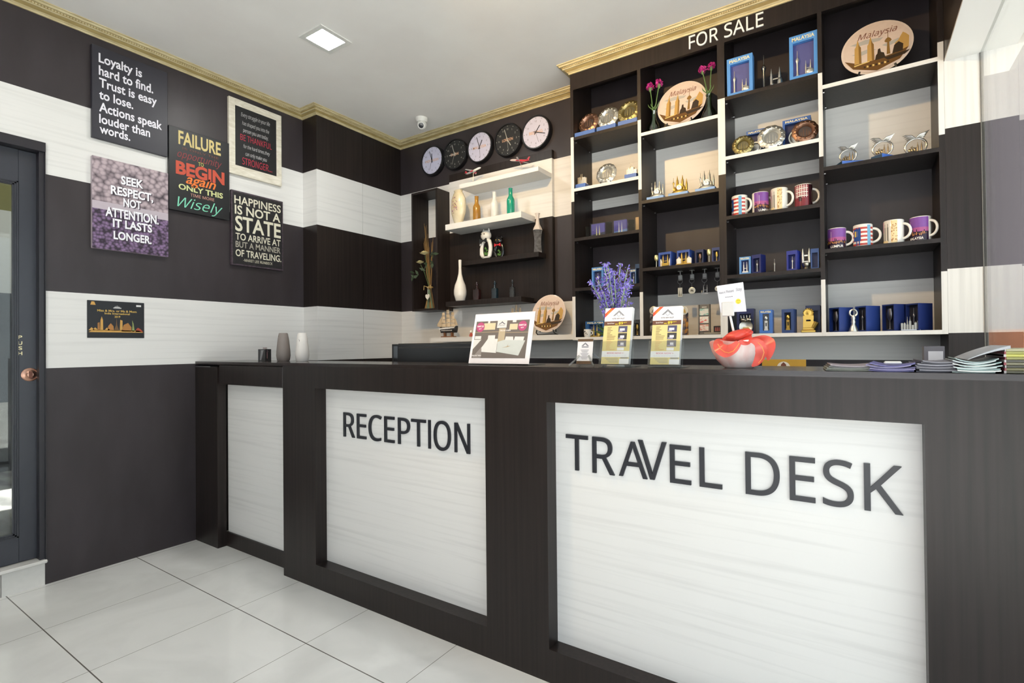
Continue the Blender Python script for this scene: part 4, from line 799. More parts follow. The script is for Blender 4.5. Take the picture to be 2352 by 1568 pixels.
for s in (-.35, -.15, .05, .25): f.tube([(s*q, 0, q*1.15), (s*q*1.1, -.004, q*1.45)], [.003, .0012], 6)
f.build('orchid', M('b9b4a8', .25, 1), t)
f = MB(); f.flat([(-q*.25, q*.36), (q*.28, q*.36), (q*.22, q*.5), (-q*.2, q*.5)], -.012); f.build('emblem', M('c9a868', .35, .5), t)
cart('gift_box', 'bright blue box with silver trophy showing, right of the orchid ornament', 1744, 1774, 711.5, z, '3c6cb8', d=.06, fig=fig_gear, win=(.25, .12, .17), dark='8f8c86', words='MALAYSIA')
cart('gift_box', 'muted blue box with brass trophy showing, bottom cubby', 1797, 1825, 709.5, z, '33497c', d=.07, rz=-.12, fig=fig_gear, figmat=GOLD, win=(.22, .12, .14), words=None, dark='1d2136')
Y = S+.035; t = thing('trophy', 'gold trophy with flower disc in front of a navy box', 'trophy', (X_(1857, 740, Y), Y, z)); hh = top(1857, 707.5, Y, z)
f = MB(); f.bbox(-.032, .032, -.016, .016, 0, .012, .002); f.bbox(-.026, .026, -.013, .013, .012, .024, .002); f.build('base', GOLD, t)
f = MB(); a, b = .024, hh*.66
for s in (-1, 1): f.box(s*.016-.006, s*.016+.006, -.006, .006, a, b)
f.box(-.023, .023, -.0068, .0068, b-.016, b+.004); f.box(-.0235, .0235, -.0068, .0068, a, a+hh*.26); f.tube([(.02, -.01, .02), (.036, -.012, .05), (.034, -.012, hh*.4)], [.009, .012, .004], 8); f.build('column', GOLD, t)
f = MB(); zc = hh-.024
for i in range(14): a = 2*pi*i/14; f.ball((.021*cos(a), 0, zc+.021*sin(a)), (.0045, .005, .0045), 8, 5)
f.T = Matrix.Translation((0, .004, zc)) @ Matrix.Rotation(R_(90), 4, 'X'); f.lathe([(.021, 0), (.02, .008), (.012, .006), (.0001, .011)], 22); f.build('flower_disc', GOLD, t)
cart('gift_box', 'navy box behind the gold trophy, against the narrow upright', 1850, 1884, 701, z, '1e2a52', d=.07, dY=.06, words=None, dark='171c38')
# ------------------------------------------------------------------ column 4
Y = S+.085
picture_plate('souvenir_plate', 'largest printed plate, alone in a top cubby', (X_(2013, 106, Y), Y, 2.413), top(2014, 44, Y, 2.413)*1.0)
z = 2.0185
for k, (px, yt, yb, w_, nm) in enumerate([(1948, 326, 369, 48, 'first'), (2027, 304.5, 359, 52, 'middle'), (2103, 297, 349, 53, 'last')]):
    Y = S+.06
    if k < 2:
        t = thing('flat_gift_box', ['flat blue box under the first silver wreath', 'flat blue box mostly hidden under the middle silver wreath'][k], 'box', (X_(px+4, yb+8, Y), Y, z), .5 if k == 0 else .9, 'flat blue boxes under the wreaths'); f = MB(); f.bbox(-.05, .05, -.028, .028, 0, .018, .001); f.mi = 1; f.box(-.0502, -.049, -.027, .027, .001, .017); f.build('carton', [M('4670c8', .4), M('24415c', .4)], t); zz = z+.0185
    else: zz = z
    hh = top(px, yt, Y, zz); R1 = hh*.30
    t = thing('wreath_ornament', '%s silver wreath ornament framing little towers, counted from the narrow upright' % nm, 'ornament', (X_(px, (yt+yb)/2, Y), Y, zz), 0, 'silver wreath ornaments'); zc = R1*1.12; G = M('a8a5a0', .3, 1)
    f = MB(); f.torus((0, 0, zc), R1, R1*.11, 'y', 36, 8, sx=1.12)
    for i in range(22):
        a = pi*.75+pi*1.5*i/21; f.lathe([(R1*.09, 0), (R1*.05, R1*.08), (.0003, R1*.14)], 5, (R1*1.2*cos(a), 0, zc+R1*1.08*sin(a)))
    f.bbox(-R1*.5, R1*.5, -.018, .018, 0, R1*.1, .001); f.build('ring', G, t)
    f = MB()
    for s in (-1, 1):
        for j in range(4):
            u = 1.25-.12*j; f.tube([(0, -.004, zc+R1*1.0), (s*R1*.4, -.006, zc+R1*(1.4-.12*j)), (s*R1*.85*u, -.006, zc+R1*(1.55-.19*j)), (s*R1*1.15*u, -.004, zc+R1*(1.78 if s > 0 else 1.55)-R1*.22*j)], [R1*.06, R1*.10, R1*.09, R1*.01], 6)
    f.build('wings', M('cfccc6', .25, 1), t)
    f = MB(); z0 = zc-R1*.8; f.box(-R1*.7, R1*.7, -.004, .004, z0, z0+R1*.12)
    for x_ in (.2, .62): spire(f, x_*R1, 0, z0, R1*.1, R1*1.35)
    for x_ in (-.65, -.4, -.1): f.ball((x_*R1, 0, z0+R1*.35), (R1*.16, .006, R1*.3), 8, 6)
    f.tube([(-R1*.45, 0, z0), (-R1*.5, 0, z0+R1*.8), (-R1*.3, 0, z0+R1*.9)], R1*.05, 6); f.tube([(-R1*.5, 0, z0+R1*.75), (R1*.1, 0, z0+R1*.6)], R1*.05, 6); f.build('towers', M('a08d72', .35, 1), t)
z = 1.624
mug('dusk skyline mug next to the narrow upright, lower mug row', 1922, 525.5, z, .0395, -.05, 'dusk')
mug('flag striped mug in the lower mug row', 1982, 517, z, .0395, -.05, 'flag')
mug('white batik mug in the lower mug row', 2053, 506.8, z, .0395, -.5, 'batik')
mug('dusk skyline mug at the outer end of the lower mug row', 2114, 499, z, .0395, -.6, 'dusk')
z = 1.2265
for k, (px, yt, w0, nm) in enumerate([(1932, 706, 34, 'navy side-on box next to the narrow upright, bottle opener beside it'), (1993, 702.5, 37, 'navy side-on box between the bottle opener and the shadowed gap'), (2056, 698.5, 38, 'navy side-on box half behind the metal skyline'), (2111, 696.5, 37, 'outermost navy side-on box behind the metal skyline')]):
    Y = S+.06; hh = top(px, yt, Y-.02, z)
    carton('gift_box', nm, (X_(px, yt+30, Y), Y, z), .058, .085, hh, '243a7c' if k < 2 else '1c2b62', rz=-.72, fig=(fig_needle if k % 2 else fig_goblet), figmat=M('77757a', .35, 1), words=None, win=(.06, .04, .05), dark='14151f')
Y = S+.035; t = thing('bottle_opener', 'silver standing bottle opener between navy boxes', 'opener', (X_(1960, 735, Y), Y, z)); hh = top(1960, 709.5, Y, z)
f = MB(); f.lathe([(.02, 0), (.02, .004), (.014, .02), (.008, .036), (.011, hh*.42), (.008, hh*.52), (.011, hh*.6), (.007, hh*.72)], 16); f.build('handle', SILVER, t); f = MB(); f.torus((0, 0, hh-.019), .0145, .0042, 'y', 24, 8, sz=1.1); f.ball((0, 0, hh-.036), (.010, .007, .008), 10, 6); f.build('ring', SILVER, t)
t = thing('skyline_ornament', 'lacy grey metal skyline in front of the outer navy boxes', 'ornament', (X_(2091, 745, Y-.01), Y-.01, z), 0, 'skyline ornaments'); ww = wid(2069, 2113, 745, Y-.01); hh = top(2084, 728.5, Y-.01, z); f = MB(); f.box(-ww/2, ww/2, -.01, .01, 0, .004); f.build('base', STEEL, t); f = MB(); skyline(f, ww, hh, .005, 9, z=.003); f.build('buildings', M('9a968c', .35, 1), t)

# ================================================================== THINGS ON THE WALL SHELVES
def plane(label, nose, tail, foot, z, belly, cols):
    Y = 1.40; a, b = at(*nose, Y=Y), at(*tail, Y=Y); p = at(*foot, Y=Y-.01); L = max(.09, (a-b).length); t = thing('model_airplane', label, 'model airplane', (p.x, Y, z), 0, 'model airplanes')
    mid = (a+b)/2; d = (a-b).normalized()
    f = MB(); base = Matrix.Translation((mid.x-p.x, 0, mid.z-z)); q = d.to_track_quat('X', 'Z').to_matrix().to_4x4(); T = base @ q; f.T = T; rr = .0075
    f.tube([(-L/2, 0, .004), (-L*.4, 0, .002), (-L*.25, 0, 0), (0, 0, 0)], [.0015, rr*.6, rr, rr], 12); f.mi = 1; f.tube([(0, 0, 0), (L*.34, 0, 0), (L*.44, 0, -.001), (L*.5, 0, -.002)], [rr, rr, rr*.7, .001], 12); f.build('fuselage', [M(cols[0], .3), M(cols[1], .3)], t)
    for s in (-1, 1):
        f = MB(); f.T = T; f.add([(L*.12, s*.004, -.002), (-L*.04, s*.004, -.002), (-L*.2, s*L*.42, .004), (-L*.13, s*L*.42, .004), (L*.12, s*.004, -.0045), (-L*.04, s*.004, -.0045), (-L*.2, s*L*.42, .003), (-L*.13, s*L*.42, .003)], [(0, 1, 2, 3), (7, 6, 5, 4), (0, 3, 7, 4), (1, 0, 4, 5), (2, 1, 5, 6), (3, 2, 6, 7)]); wg = f.build('wing', M('c9cbcd', .35), t)
        f = MB(); f.T = T @ Matrix.Translation((0, s*L*.15, -.008)) @ Matrix.Rotation(R_(90), 4, 'Y'); f.lathe([(.003, -.012), (.0042, -.004), (.0042, .008), (.003, .012)], 10); f.build('engine', M(cols[2], .3), wg)
    f = MB(); f.T = T; f.prism([(-L*.36, .004), (-L*.47, .004), (-L*.52, L*.17), (-L*.45, L*.17)], -.001, .001)
    for s in (-1, 1): f.add([(-L*.38, 0, .004), (-L*.46, 0, .004), (-L*.5, s*L*.14, .006), (-L*.45, s*L*.14, .006)], [(0, 1, 2, 3)])
    f.build('tail', M(cols[2], .35), t)
    f = MB(); f.tube([(0, 0, .003), (.004, 0, (mid.z-z)*.5), (mid.x-p.x, 0, mid.z-z-.005)], .0018, 6); f.lathe([(.022, 0), (.022, .002), (.018, .004)], 20, sy=.6); f.build('stand', M('b9b9b9', .3, .7), t)
plane('white model airplane climbing on a stand on the top floating shelf', (1104.5, 384), (1070, 401), (1084, 413), 2.3665, 0, ('9fa3a8', 'e6e6e4', 'b6283a'))
plane('red model airplane with white nose on a stand on the top floating shelf', (1171.5, 367.5), (1215, 369), (1196, 386), 2.3665, 0, ('c42a3c', 'd8c4c4', 'b22034'))
# second shelf
z = 2.0895; Y = 1.385
t = thing('oval_vase', 'cream oval vase painted with flowers at the end of the white shelf', 'vase', (X_(1053, 469, 1.35), 1.35, z), -.25); hh = min(.244, top(1050, 427, 1.35, z)); q = rad(1031, 1074.5, 469, Y)*1.08
f = MB(); f.lathe([(q*.45, 0), (q*.62, hh*.06), (q*.92, hh*.3), (q, hh*.52), (q*.92, hh*.74), (q*.66, hh*.9), (q*.5, hh*.95), (q*.58, hh), (q*.5, hh*.985), (q*.4, hh*.94)], 30, sy=.6); f.build('vase', tex_mat('glazed_cream', 'cdbf9e', 'e8dfc6', (7, 7, 7), .2, lo=.4, hi=.65), t)
f = MB(); rr = random.Random(5)
for i in range(40):
    x_ = (.12+max(-.4, min(.4, rr.gauss(0, .2))))*q; zz = hh*(.5+max(-.22, min(.24, rr.gauss(0, .13)))); yy = -.62*q*math.sqrt(max(.05, 1-(x_/q)**2))*(1 if .25 < zz/hh < .75 else .93)-.0015; f.mi = i % 4; f.disc((x_, zz), rr.uniform(.002, .0055)*(1.3 if i % 4 < 2 else .9), yy, 7)
f.build('painted_flowers', [M('8d5078', .3), M('b98a9c', .3), M('7c7a4c', .3), M('c29a4a', .3)], t)
def bottle(label, px, yt, z, wpx, mat, Y=1.37):
    x = X_(px, yt+40, Y); hh = top(px, yt, Y, z); r = rad(px-wpx/2, px+wpx/2, yt+40, Y); t = thing('bottle_vase', label, 'bottle', (x, Y, z), 0, 'coloured bottle vases')
    f = MB(); f.lathe([(r*.9, 0), (r, .004), (r, hh*.52), (r*.92, hh*.6), (r*.55, hh*.7), (r*.5, hh*.74), (r*.5, hh*.98), (r*.55, hh), (r*.42, hh), (r*.4, hh*.74), (r*.8, hh*.55), (r*.8, .01)], 24); f.build('bottle', mat, t); return t
bottle('amber brown bottle on the white shelf', 1095, 451, z, 18, M('a8782a', .15, trans=.15))
bottle('milky white bottle on the white shelf', 1135.7, 441, z, 18, M('d9d8d4', .15))
bottle('teal green bottle on the white shelf', 1173, 432.5, z, 19, M('1f8f76', .15))
z = 1.8165; Y = 1.45
def cat(label, px, yt, s, body, bow, rz, Y):
    hh = top(px, yt, Y, z)*.95; t = thing('cat_figurine', label, 'figurine', (X_(px, yt+45, Y), Y, z+.005*hh/.2), rz, 'pair of cat figurines'); q = hh/.218
    f = MB(); f.lathe([(.03*q, 0), (.036*q, .01*q)], 20, (0, 0, 0), 1, .6)
    n = 14; f.tube([(-.030*q+.03*q*sin(pi*i/n)*0-(.012*q*sin(pi*i/n)), 0, .008*q+.11*q*i/n) for i in range(n+1)], [.010*q]*(n+1), 16); f.tube([(.030*q+(.012*q*sin(pi*i/n)), 0,   .010*q+.11*q*i/n) for i in range(n+1)], [.014*q]*(n+1), 16)
    f.tube([(-.03*q, 0, .118*q), (0, 0, .13*q), (.03*q, 0, .118*q)], .014*q, 8)
    f.ball((0, -.002, .158*q), (.042*q, .034*q, .036*q), 18, 12)
    for sx in (-1, 1): f.lathe([(.013*q, 0), (.007*q, .014*q), (.0005, .026*q)], 8, (sx*.026*q, 0, .182*q), 1, .6)
    f.tube([(-.032*q, 0, .012*q), (-.05*q, 0, .03*q), (-.052*q, 0, .07*q), (-.044*q, 0, .092*q), (-.056*q, 0, .1*q)], [.012*q, .012*q, .01*q, .009*q, .011*q], 8)
    f.build('body', M(body, .12, coat=.5), t)
    f = MB(); y_ = -.03*q
    for sx in (-1, 1): f.prism([(0, .116*q), (sx*.032*q, .132*q), (sx*.034*q, .1*q)], y_-.006, y_+.002)
    f.ball((0, y_-.003, .116*q), .007*q, 8, 6); f.build('bow_tie', M(bow, .4), t)
    f = MB()
    for sx in (-1, 1): f.ball((sx*.015*q, -.034*q, .162*q), .004*q, 8, 6)
    f.build('eyes', M('c9a63a' if body[0] < '5' else '1c1c1c', .2), t)
    f = MB(); rr = random.Random(2)
    for i in range(14): a = rr.uniform(0, 6.28); c = Vector((rr.gauss(0, .008)*q, -.004+rr.gauss(0, .004), (.02+.05*rr.random())*q)); e = Vector((cos(a), .3, sin(a)))*.012*q; g = Vector((-sin(a), .2, cos(a)))*.005*q; f.add([tuple(c-e), tuple(c+g), tuple(c+e), tuple(c-g)], [(0, 1, 2, 3)])
    f.build('moss', M('4f7a35', .7), t)
cat('taller white cat figurine with black bow and open belly', 1117, 519, 1, 'e6e2dc', '1d1d20', -.15, 1.432)
cat('smaller black cat figurine with red bow behind the white cat', 1147, 537, 1, '1a1a1d', 'b81f2a', .1, 1.468)
t = thing('tall_vase', 'tall angular vase, white neck over dark grey foot, at the shelf end', 'vase', (X_(1235, 545, 1.44), 1.44, z), .2); hh = top(1235, 490, 1.44, z); q = rad(1224, 1245.7, 530, 1.44)
f = MB(); f.lathe([(q*.95, 0), (q*.78, hh*.22), (q*.82, hh*.4), (q*1.08, hh*.57)], 4, (0, 0, 0)); f.build('foot', tex_mat('grey_stone', '4a4a4a', '77767a', (60, 60, 60), .8), t)
f = MB(); f.lathe([(q*1.1, hh*.57), (q*.95, hh*.62), (q*.5, hh*.72), (q*.36, hh*.85), (q*.45, hh*.95), (q*.62, hh), (q*.4, hh*.97)], 8); f.build('neck', M('cfc5bd', .4), t)
z = 1.5135; Y = 1.40
t = thing('bottle_vase', 'glossy white long-necked bottle vase on the lowest floating shelf', 'bottle', (X_(1057, 650, 1.372), 1.372, z), 0, 'coloured bottle vases'); hh = top(1053, 599, Y, z); q = rad(1042.5, 1072.6, 660, Y)
f = MB(); f.lathe([(q*.62, 0), (q*.75, .005), (q*.98, hh*.16), (q, hh*.25), (q*.86, hh*.38), (q*.5, hh*.52), (q*.28, hh*.66), (q*.22, hh*.8), (q*.26, hh*.99), (q*.2, hh), (q*.16, hh*.8)], 30); f.build('bottle', M('e6e2db', .1, coat=.5), t)
for px, yt, wp, c, nm in ((1095.5, 647, 18, 'c98f92', 'pink glass stoppered bottle on the lowest floating shelf'), (1136.5, 644, 16, '8fc0d4', 'blue glass stoppered bottle on the lowest floating shelf'), (1177, 641.7, 14.5, 'c9cdd0', 'clear glass stoppered bottle on the lowest floating shelf')):
    hh = top(px, yt, Y, z); r = rad(px-wp/2, px+wp/2, yt+20, Y); t = thing('glass_bottle', nm, 'bottle', (X_(px, yt+20, Y), Y, z), .3, 'little square glass bottles')
    f = MB(); f.bbox(-r*.85, r*.85, -r*.85, r*.85, 0, hh*.6, .004); f.lathe([(r*.45, hh*.6), (r*.3, hh*.66), (r*.28, hh*.8), (r*.5, hh*.83), (r*.5, hh*.87)], 14); f.build('bottle', tglass(c, .07), t); f = MB(); f.ball((0, 0, hh*.94), (r*.3, r*.3, hh*.07), 12, 8); f.build('stopper', tglass(c, .1), t)
# dried bouquet in the wall box
z = 1.458+.0165; Y = 1.41; px = 988; x = X_(px, 690, Y); rr = random.Random(11)
t = thing('dried_bouquet', 'bouquet of cream roses and dry twigs tied with twine in the wall box', 'flowers', (x, Y, z)); zt = top(985, 512, Y, z); zw = top(988, 660, Y, z)
f = MB()
for i in range(16):
    a = rr.uniform(-.05, .022); f.tube([(a*.7, rr.uniform(-.03, .03), .004), (a*.15, rr.uniform(-.01, .01), zw), (a*.5, rr.uniform(-.02, .02), zw+.12), (a*1.2, rr.uniform(-.02, .02), zt*rr.uniform(.7, 1))], [.003, .003, .0025, .001], 5)
f.build('twigs', M('8d6f42', .8), t)
f = MB()
for i in range(10): a = rr.uniform(-.03, .02); f.tube([(a, rr.uniform(-.02, .02), .004), (a*.4, -.012, zw*.9)], .0035, 5)
f.build('stems', M('71876f', .7), t)
f = MB(); f.torus((0, 0, zw), .02, .006, 'z', 18, 8); f.tube([(0, -.022, zw), (-.035, -.03, zw+.012), (-.04, -.028, zw-.02)], .003, 5); f.tube([(0, -.022, zw), (.035, -.03, zw+.014), (.038, -.028, zw-.016)], .003, 5); f.build('twine', M('b59a63', .9), t)
f = MB(); hp = [(0, -.022), (-.02, .0), (-.022, .014), (-.012, .022), (0, .013), (.012, .022), (.022, .014), (.02, .0)]; p = at(982, 682, Y=Y-.035); f.prism([(a+p.x-x, b+p.z-z) for a, b in hp], -.038, -.032); f.tube([(p.x-x, -.034, p.z-z+.013), (0, -.024, zw)], .0012, 5); f.build('heart_tag', M('dcd6cb', .6), t)
for px_, py_, q in ((975, 581, .042), (965, 602, .034)):
    c = at(px_, py_, Y=Y-.05)-Vector((x, Y, z)); f = MB(); f.tube([(0, -.01, zw), ((c.x)*.6, -.03, c.z*.8), (c.x, -.045, c.z-q*.5)], .0025, 5); st = f.build('rose_stem', M('4d5f3a', .6), t)
    f = MB()
    for ring, (n, r0, zz) in enumerate(((4, .25, .25), (6, .55, .15), (8, .95, -.05))):
        for i in range(n):
            a = 2*pi*i/n+ring*.4; e = Vector((cos(a), sin(a)*.8, 0)); u = Vector((-sin(a), cos(a)*.8, 0)); b0 = c+Vector((0, 0, -q*.35))
            f.add([tuple(b0), tuple(c+e*q*r0*.8-u*q*.45+Vector((0, 0, q*zz))), tuple(c+e*q*r0*1.15+Vector((0, 0, q*(zz+.18)))), tuple(c+e*q*r0*.8+u*q*.45+Vector((0, 0, q*zz)))], [(0, 1, 2, 3)], True)
    f.build('rose', M('dccf9c', .6), st)
f = MB()
for i in range(16):
    px_, py_ = rr.choice(((985, 603), (962, 625), (952, 632), (993, 590), (970, 618))); c = at(px_+rr.uniform(-8, 8), py_+rr.uniform(-8, 8), Y=Y-.075)-Vector((x, Y, z)); a = rr.uniform(0, 6.28); e = Vector((cos(a), rr.uniform(-.4, .4), sin(a)))*.028; g = Vector((-sin(a), .3, cos(a)))*.011
    f.add([tuple(c-e), tuple(c+g), tuple(c+e), tuple(c-g)], [(0, 1, 2, 3)])
f.build('leaves', M('2f3f28', .6), t)
# ledge: ships, plate
def ship(label, xl, xr, yt, yb, Y, z, hull):
    L = wid(xl, xr, yb, Y); hh = top((xl+xr)/2, yt, Y, z); t = thing('model_ship', label, 'model ship', (X_((xl+xr)/2, yb, Y), Y, z), 0, 'model sailing ships'); k = L/.2; hz = .045*k
    f = MB(); f.box(-.06*k, .06*k, -.018*k, .018*k, 0, .008*k)
    for s in (-1, 1): f.box(s*.035*k-.006*k, s*.035*k+.006*k, -.01*k, .01*k, .008*k, hz)
    f.build('stand', M('7a5030', .5), t)
    f = MB(); secs = [(-.075, .010, .075), (-.06, .018, .068), (-.02, .022, .060), (.03, .022, .062), (.07, .018, .072), (.08, .012, .082)]; vs = []
    for xx, hw, zt_ in secs:
        for u, v in ((-1, 1), (-.95, .55), (-.5, .12), (0, 0), (.5, .12), (.95, .55), (1, 1)): vs.append((xx*k, u*hw*k, hz-.012*k+v*(zt_*k-hz+.012*k)))
    n = 7; f.add(vs, [(i*n+j, i*n+j+1, (i+1)*n+j+1, (i+1)*n+j) for i in range(5) for j in range(n-1)]+[(0, 1, 2, 3, 4, 5, 6), tuple(35+j for j in range(6, -1, -1))]+[(i*n, (i+1)*n, (i+1)*n+6, i*n+6) for i in range(5)])
    f.mi = 1; f.prism([(-.07*k, .058*k), (.075*k, .066*k), (.076*k, .074*k), (-.075*k, .068*k)], -.0228*k, -.0222*k)
    for i in range(9): f.box((-.05+.012*i)*k, (-.044+.012*i)*k, -.0236*k, -.0228*k, .047*k, .053*k)
    f.build('hull', [M(hull, .4), WHITEP], t)
    f = MB(); f.tube([(-.07*k, 0, .07*k), (-.12*k, 0, .095*k)], [.003*k, .001*k], 5)
    for i, xx in enumerate((-.045, .0, .045)): f.tube([(xx*k, 0, .05*k), (xx*k, 0, hh*(.9 if i != 1 else 1))], [.0025*k, .001*k], 5)
    f.build('masts', M('6a4a30', .5), t)
    f = MB(); rows_ = 4
    for i, xx in enumerate((-.045, .0, .045)):
        top_ = hh*(.86 if i != 1 else .95)
        for r in range(rows_):
            z0 = .078*k+(top_-.078*k)*r/rows_; z1 = .078*k+(top_-.078*k)*(r+.85)/rows_; hw = (.024-.003*r)*k; m = 5; vs = []
            for j in range(m):
                for e, zz in ((1, z0), (.85, z1)): q = (j/(m-1)*2-1); vs.append((xx*k+q*hw*e, -.006*k-.010*k*(1-q*q), zz))
            f.add(vs, [(2*j, 2*j+2, 2*j+3, 2*j+1) for j in range(m-1)], True)
    for q in (0, 1): f.add([(-.06*k, -.002*k*q, .075*k), (-.115*k, -.002*k*q, (.096-.012*q)*k), (-.05*k, 0, hh*(.8-.25*q))], [(0, 1, 2)])
    f.add([(.055*k, 0, .085*k), (.09*k, 0, .088*k), (.07*k, 0, hh*.6), (.05*k, 0, hh*.65)], [(0, 1, 2, 3)])
    f.build('sails', M('c9b394', .7), t)
ship('model sailing ship with black hull on the white ledge', 1007, 1054, 706.5, 772, 1.40, 1.2465, '1e1d20')
ship('model sailing ship mostly hidden behind the photo sign', 1168, 1206, 695, 768, 1.42, 1.2465, '6a3024')
Y = 1.41; t = picture_plate('souvenir_plate', 'printed plate on the white ledge', (X_(1258, 722, Y), Y, 1.2465), top(1258, 679, Y, 1.2465), rz=0)
Y = 1.39; t = thing('trinket', 'tiny red and white trinket peeping out beside the photo sign', 'ornament', (X_(1082, 762, Y), Y, 1.2465)); f = MB(); f.lathe([(.012, 0), (.014, .01), (.010, .022), (.004, .034)], 12); f.mi = 1; f.ball((0, 0, .038), .010, 10, 7); f.build('body', [M('b04a3c', .4), WHITEP], t)

# ================================================================== ON THE COUNTER
def on(px, Y): return X_(px, 830, Y)
Y = .2; x = on(608, Y); t = thing('key_box', 'small black patterned box with keys at the wall end of the counter', 'box', (x, Y, H), .1); q = rad(595, 620.5, 815, Y)
hh = top(608, 801.5, Y, H); f = MB(); f.box(-q, q, -q*.6, q*.6, 0, hh); f.mi = 1; f.flat([(-q*.5, hh*.08), (-q*.1, hh*.05), (q*.6, hh*.95), (q*.1, hh*.9), (-q*.2, hh*.95), (-q*.3, hh*.6)], -q*.6-.0006); f.build('carton', [M('2a2a2c', .4), M('8a8a8c', .5)], t)
t = thing('key_bunch', 'small keys and rings on the black patterned box', 'keys', (x, Y, H), .1)
f = MB(); f.torus((q*1.15, -.01, hh*.8), .006, .0012, 'y', 12, 5); f.bbox(q*1.05, q*1.28, -.012, -.009, hh*.2, hh*.72, .001)
for s in (-.3, .1, .5): f.torus((q*s, 0, hh+.005), .005, .0012, 'y', 12, 5)
f.build('keys', M('8a6a6c', .35, .7), t)
def pot(label, px, w_, yt, col, dots):
    Y = .2; x = on(px, Y); hh = top(px, yt, Y, H); r = rad(px-w_/2, px+w_/2, 810, Y); t = thing('ceramic_diffuser', label, 'vase', (x, Y, H), 0, 'pair of ceramic diffusers')
    f = MB(); f.lathe([(r*.78, 0), (r*.9, .006), (r, hh*.2), (r*.97, hh*.35), (r*.8, hh*.75), (r*.64, hh*.97), (r*.55, hh), (r*.4, hh*.985), (r*.3, hh*.9)], 30); f.build('body', M(col, .55), t)
    f = MB()
    for zz, dx_ in dots: k = .012; f.add([(dx_*r, -r*.86*(1-.25*zz)-.001, hh*zz-k*.8), (dx_*r+k*.45, -r*.86*(1-.25*zz)-.001, hh*zz), (dx_*r, -r*.86*(1-.25*zz)-.001, hh*zz+k*.9), (dx_*r-k*.45, -r*.86*(1-.25*zz)-.001, hh*zz)], [(0, 1, 2, 3)])
    f.build('leaf_cutout', M('5a504a', .8), t)
pot('taupe ceramic diffuser vase at the wall end of the counter', 651, 31, 764.5, '857b76', ((.86, -.05), (.5, -.05)))
pot('white ceramic diffuser vase at the wall end of the counter', 694.5, 30.5, 764.5, 'ded8d2', ((.72, .3), (.62, .1)))
# monitor and frame on the staff desk
Y = .60; xa, xb = X_(917, 810, Y), X_(1210, 810, Y); zt = at(1000, 787.5, Y=Y).z
t = thing('monitor', 'black computer monitor seen from behind over the counter edge', 'monitor', ((xa+xb)/2, Y, .77)); hw = (xb-xa)/2
f = MB(); f.bbox(-hw, hw, -.02, .02, .07, zt-.77, .008); f.bbox(-hw+.02, hw-.02, -.032, -.02, .09, zt-.77-.022, .006); f.build('housing', M('141416', .3), t)
f = MB(); f.lathe([(.11, 0), (.11, .012), (.1, .016)], 28, sy=.7); f.box(-.03, .03, -.045, -.03, .01, .25); f.build('stand', BLACK, t)
f = MB(); f.box(-hw+.012, hw-.012, .0195, .0206, .09, zt-.785); f.build('screen', M('2c3036', .2), t)
Y = .66; x = X_(922, 810, Y); t = thing('picture_frame', 'dark glazed frame standing behind the monitor end', 'frame', (x, Y, .77), .1); hh = at(922, 790, Y=Y).z-.77
f = MB(); f.box(-.075, .075, 0, .015, 0, hh); f.build('frame', M('1d1e22', .4), t); f = MB(); f.box(-.062, .062, -.001, 0, .02, hh-.012); f.build('pane', M('2a2c31', .08), t)
f = MB(); f.flat([(.0, hh-.10), (.035, hh-.10), (.022, hh-.06), (.026, hh-.03), (.01, hh-.02)], -.0015); f.build('picture', M('56565e', .3), t)
# photo sign in an acrylic stand
Y = .075; a, b = at(1075.8, 834, Y=Y), at(1214.5, 834, Y=Y); ww = b.x-a.x; tl = at(1086, 722.5, Y=Y+.05); hh = tl.z-H
t = thing('photo_sign', 'white sign with hotel bedroom photo leaning in a clear stand', 'sign', (a.x, Y, H)); TL = Matrix.Rotation(R_(-14), 4, 'X'); hs = hh/cos(R_(14))
f = MB(); f.T = TL; f.box(0, ww, .001, .003, .004, hs); f.T = Matrix(); f.box(0, ww, -.0, .12, 0, .003); f.build('stand', ACRY, t)
f = MB(); f.T = TL; f.box(0, ww, -.0012, .0, .006, hs)
f.build('sheet', M('e3e2ea', .5), t)
f = MB(); f.T = TL
def PS(mi, pts, y=-.0018): f.mi = mi; f.flat([(u*ww, v*hs) for u, v in pts], y)
def rect(mi, u0, u1, v0, v1, y=-.0018): PS(mi, [(u0, v0), (u1, v0), (u1, v1), (u0, v1)], y)
rect(0, .04, .93, .13, .85); rect(1, .45, .56, .4, .70, -.0019); rect(2, .18, .38, .68, .81, -.0019); rect(2, .62, .75, .67, .78, -.0019); rect(3, .04, .45, .63, .64, -.0020); rect(3, .57, .93, .61, .62, -.0020)
PS(6, [(.04, .13), (.2, .36), (.2, .13)], -.0019); PS(4, [(.04, .49), (.17, .49), (.04, .30)], -.0021); rect(4, .05, .16, .5, .56, -.0021); rect(4, .28, .40, .48, .57, -.0021); PS(4, [(.19, .33), (.28, .5), (.45, .5), (.45, .23), (.2, .25)], -.002); PS(5, [(.455, .25), (.455, .44), (.57, .48), (.9, .46), (.82, .18)], -.0022)
PS(4, [(.57, .47), (.71, .47), (.70, .535), (.58, .54)], -.0024); PS(4, [(.72, .47), (.87, .46), (.88, .53), (.73, .535)], -.0024); PS(3, [(.54, .33), (.62, .35), (.64, .40), (.62, .36), (.68, .36), (.62, .335)], -.0026)
rect(4, .41, .57, .71, .86, -.0024); rect(4, .245, .28, .81, .85, -.0021); rect(4, .66, .72, .81, .85, -.0021)
f.mi = 7
for u in (.125, .83): f.disc((u*ww, .735*hs), .07*ww, -.0027, 28)
f.mi = 8; PS(8, [(.43, .78), (.46, .80), (.49, .835), (.52, .80), (.55, .78), (.53, .775), (.49, .81), (.45, .775)], -.0027)
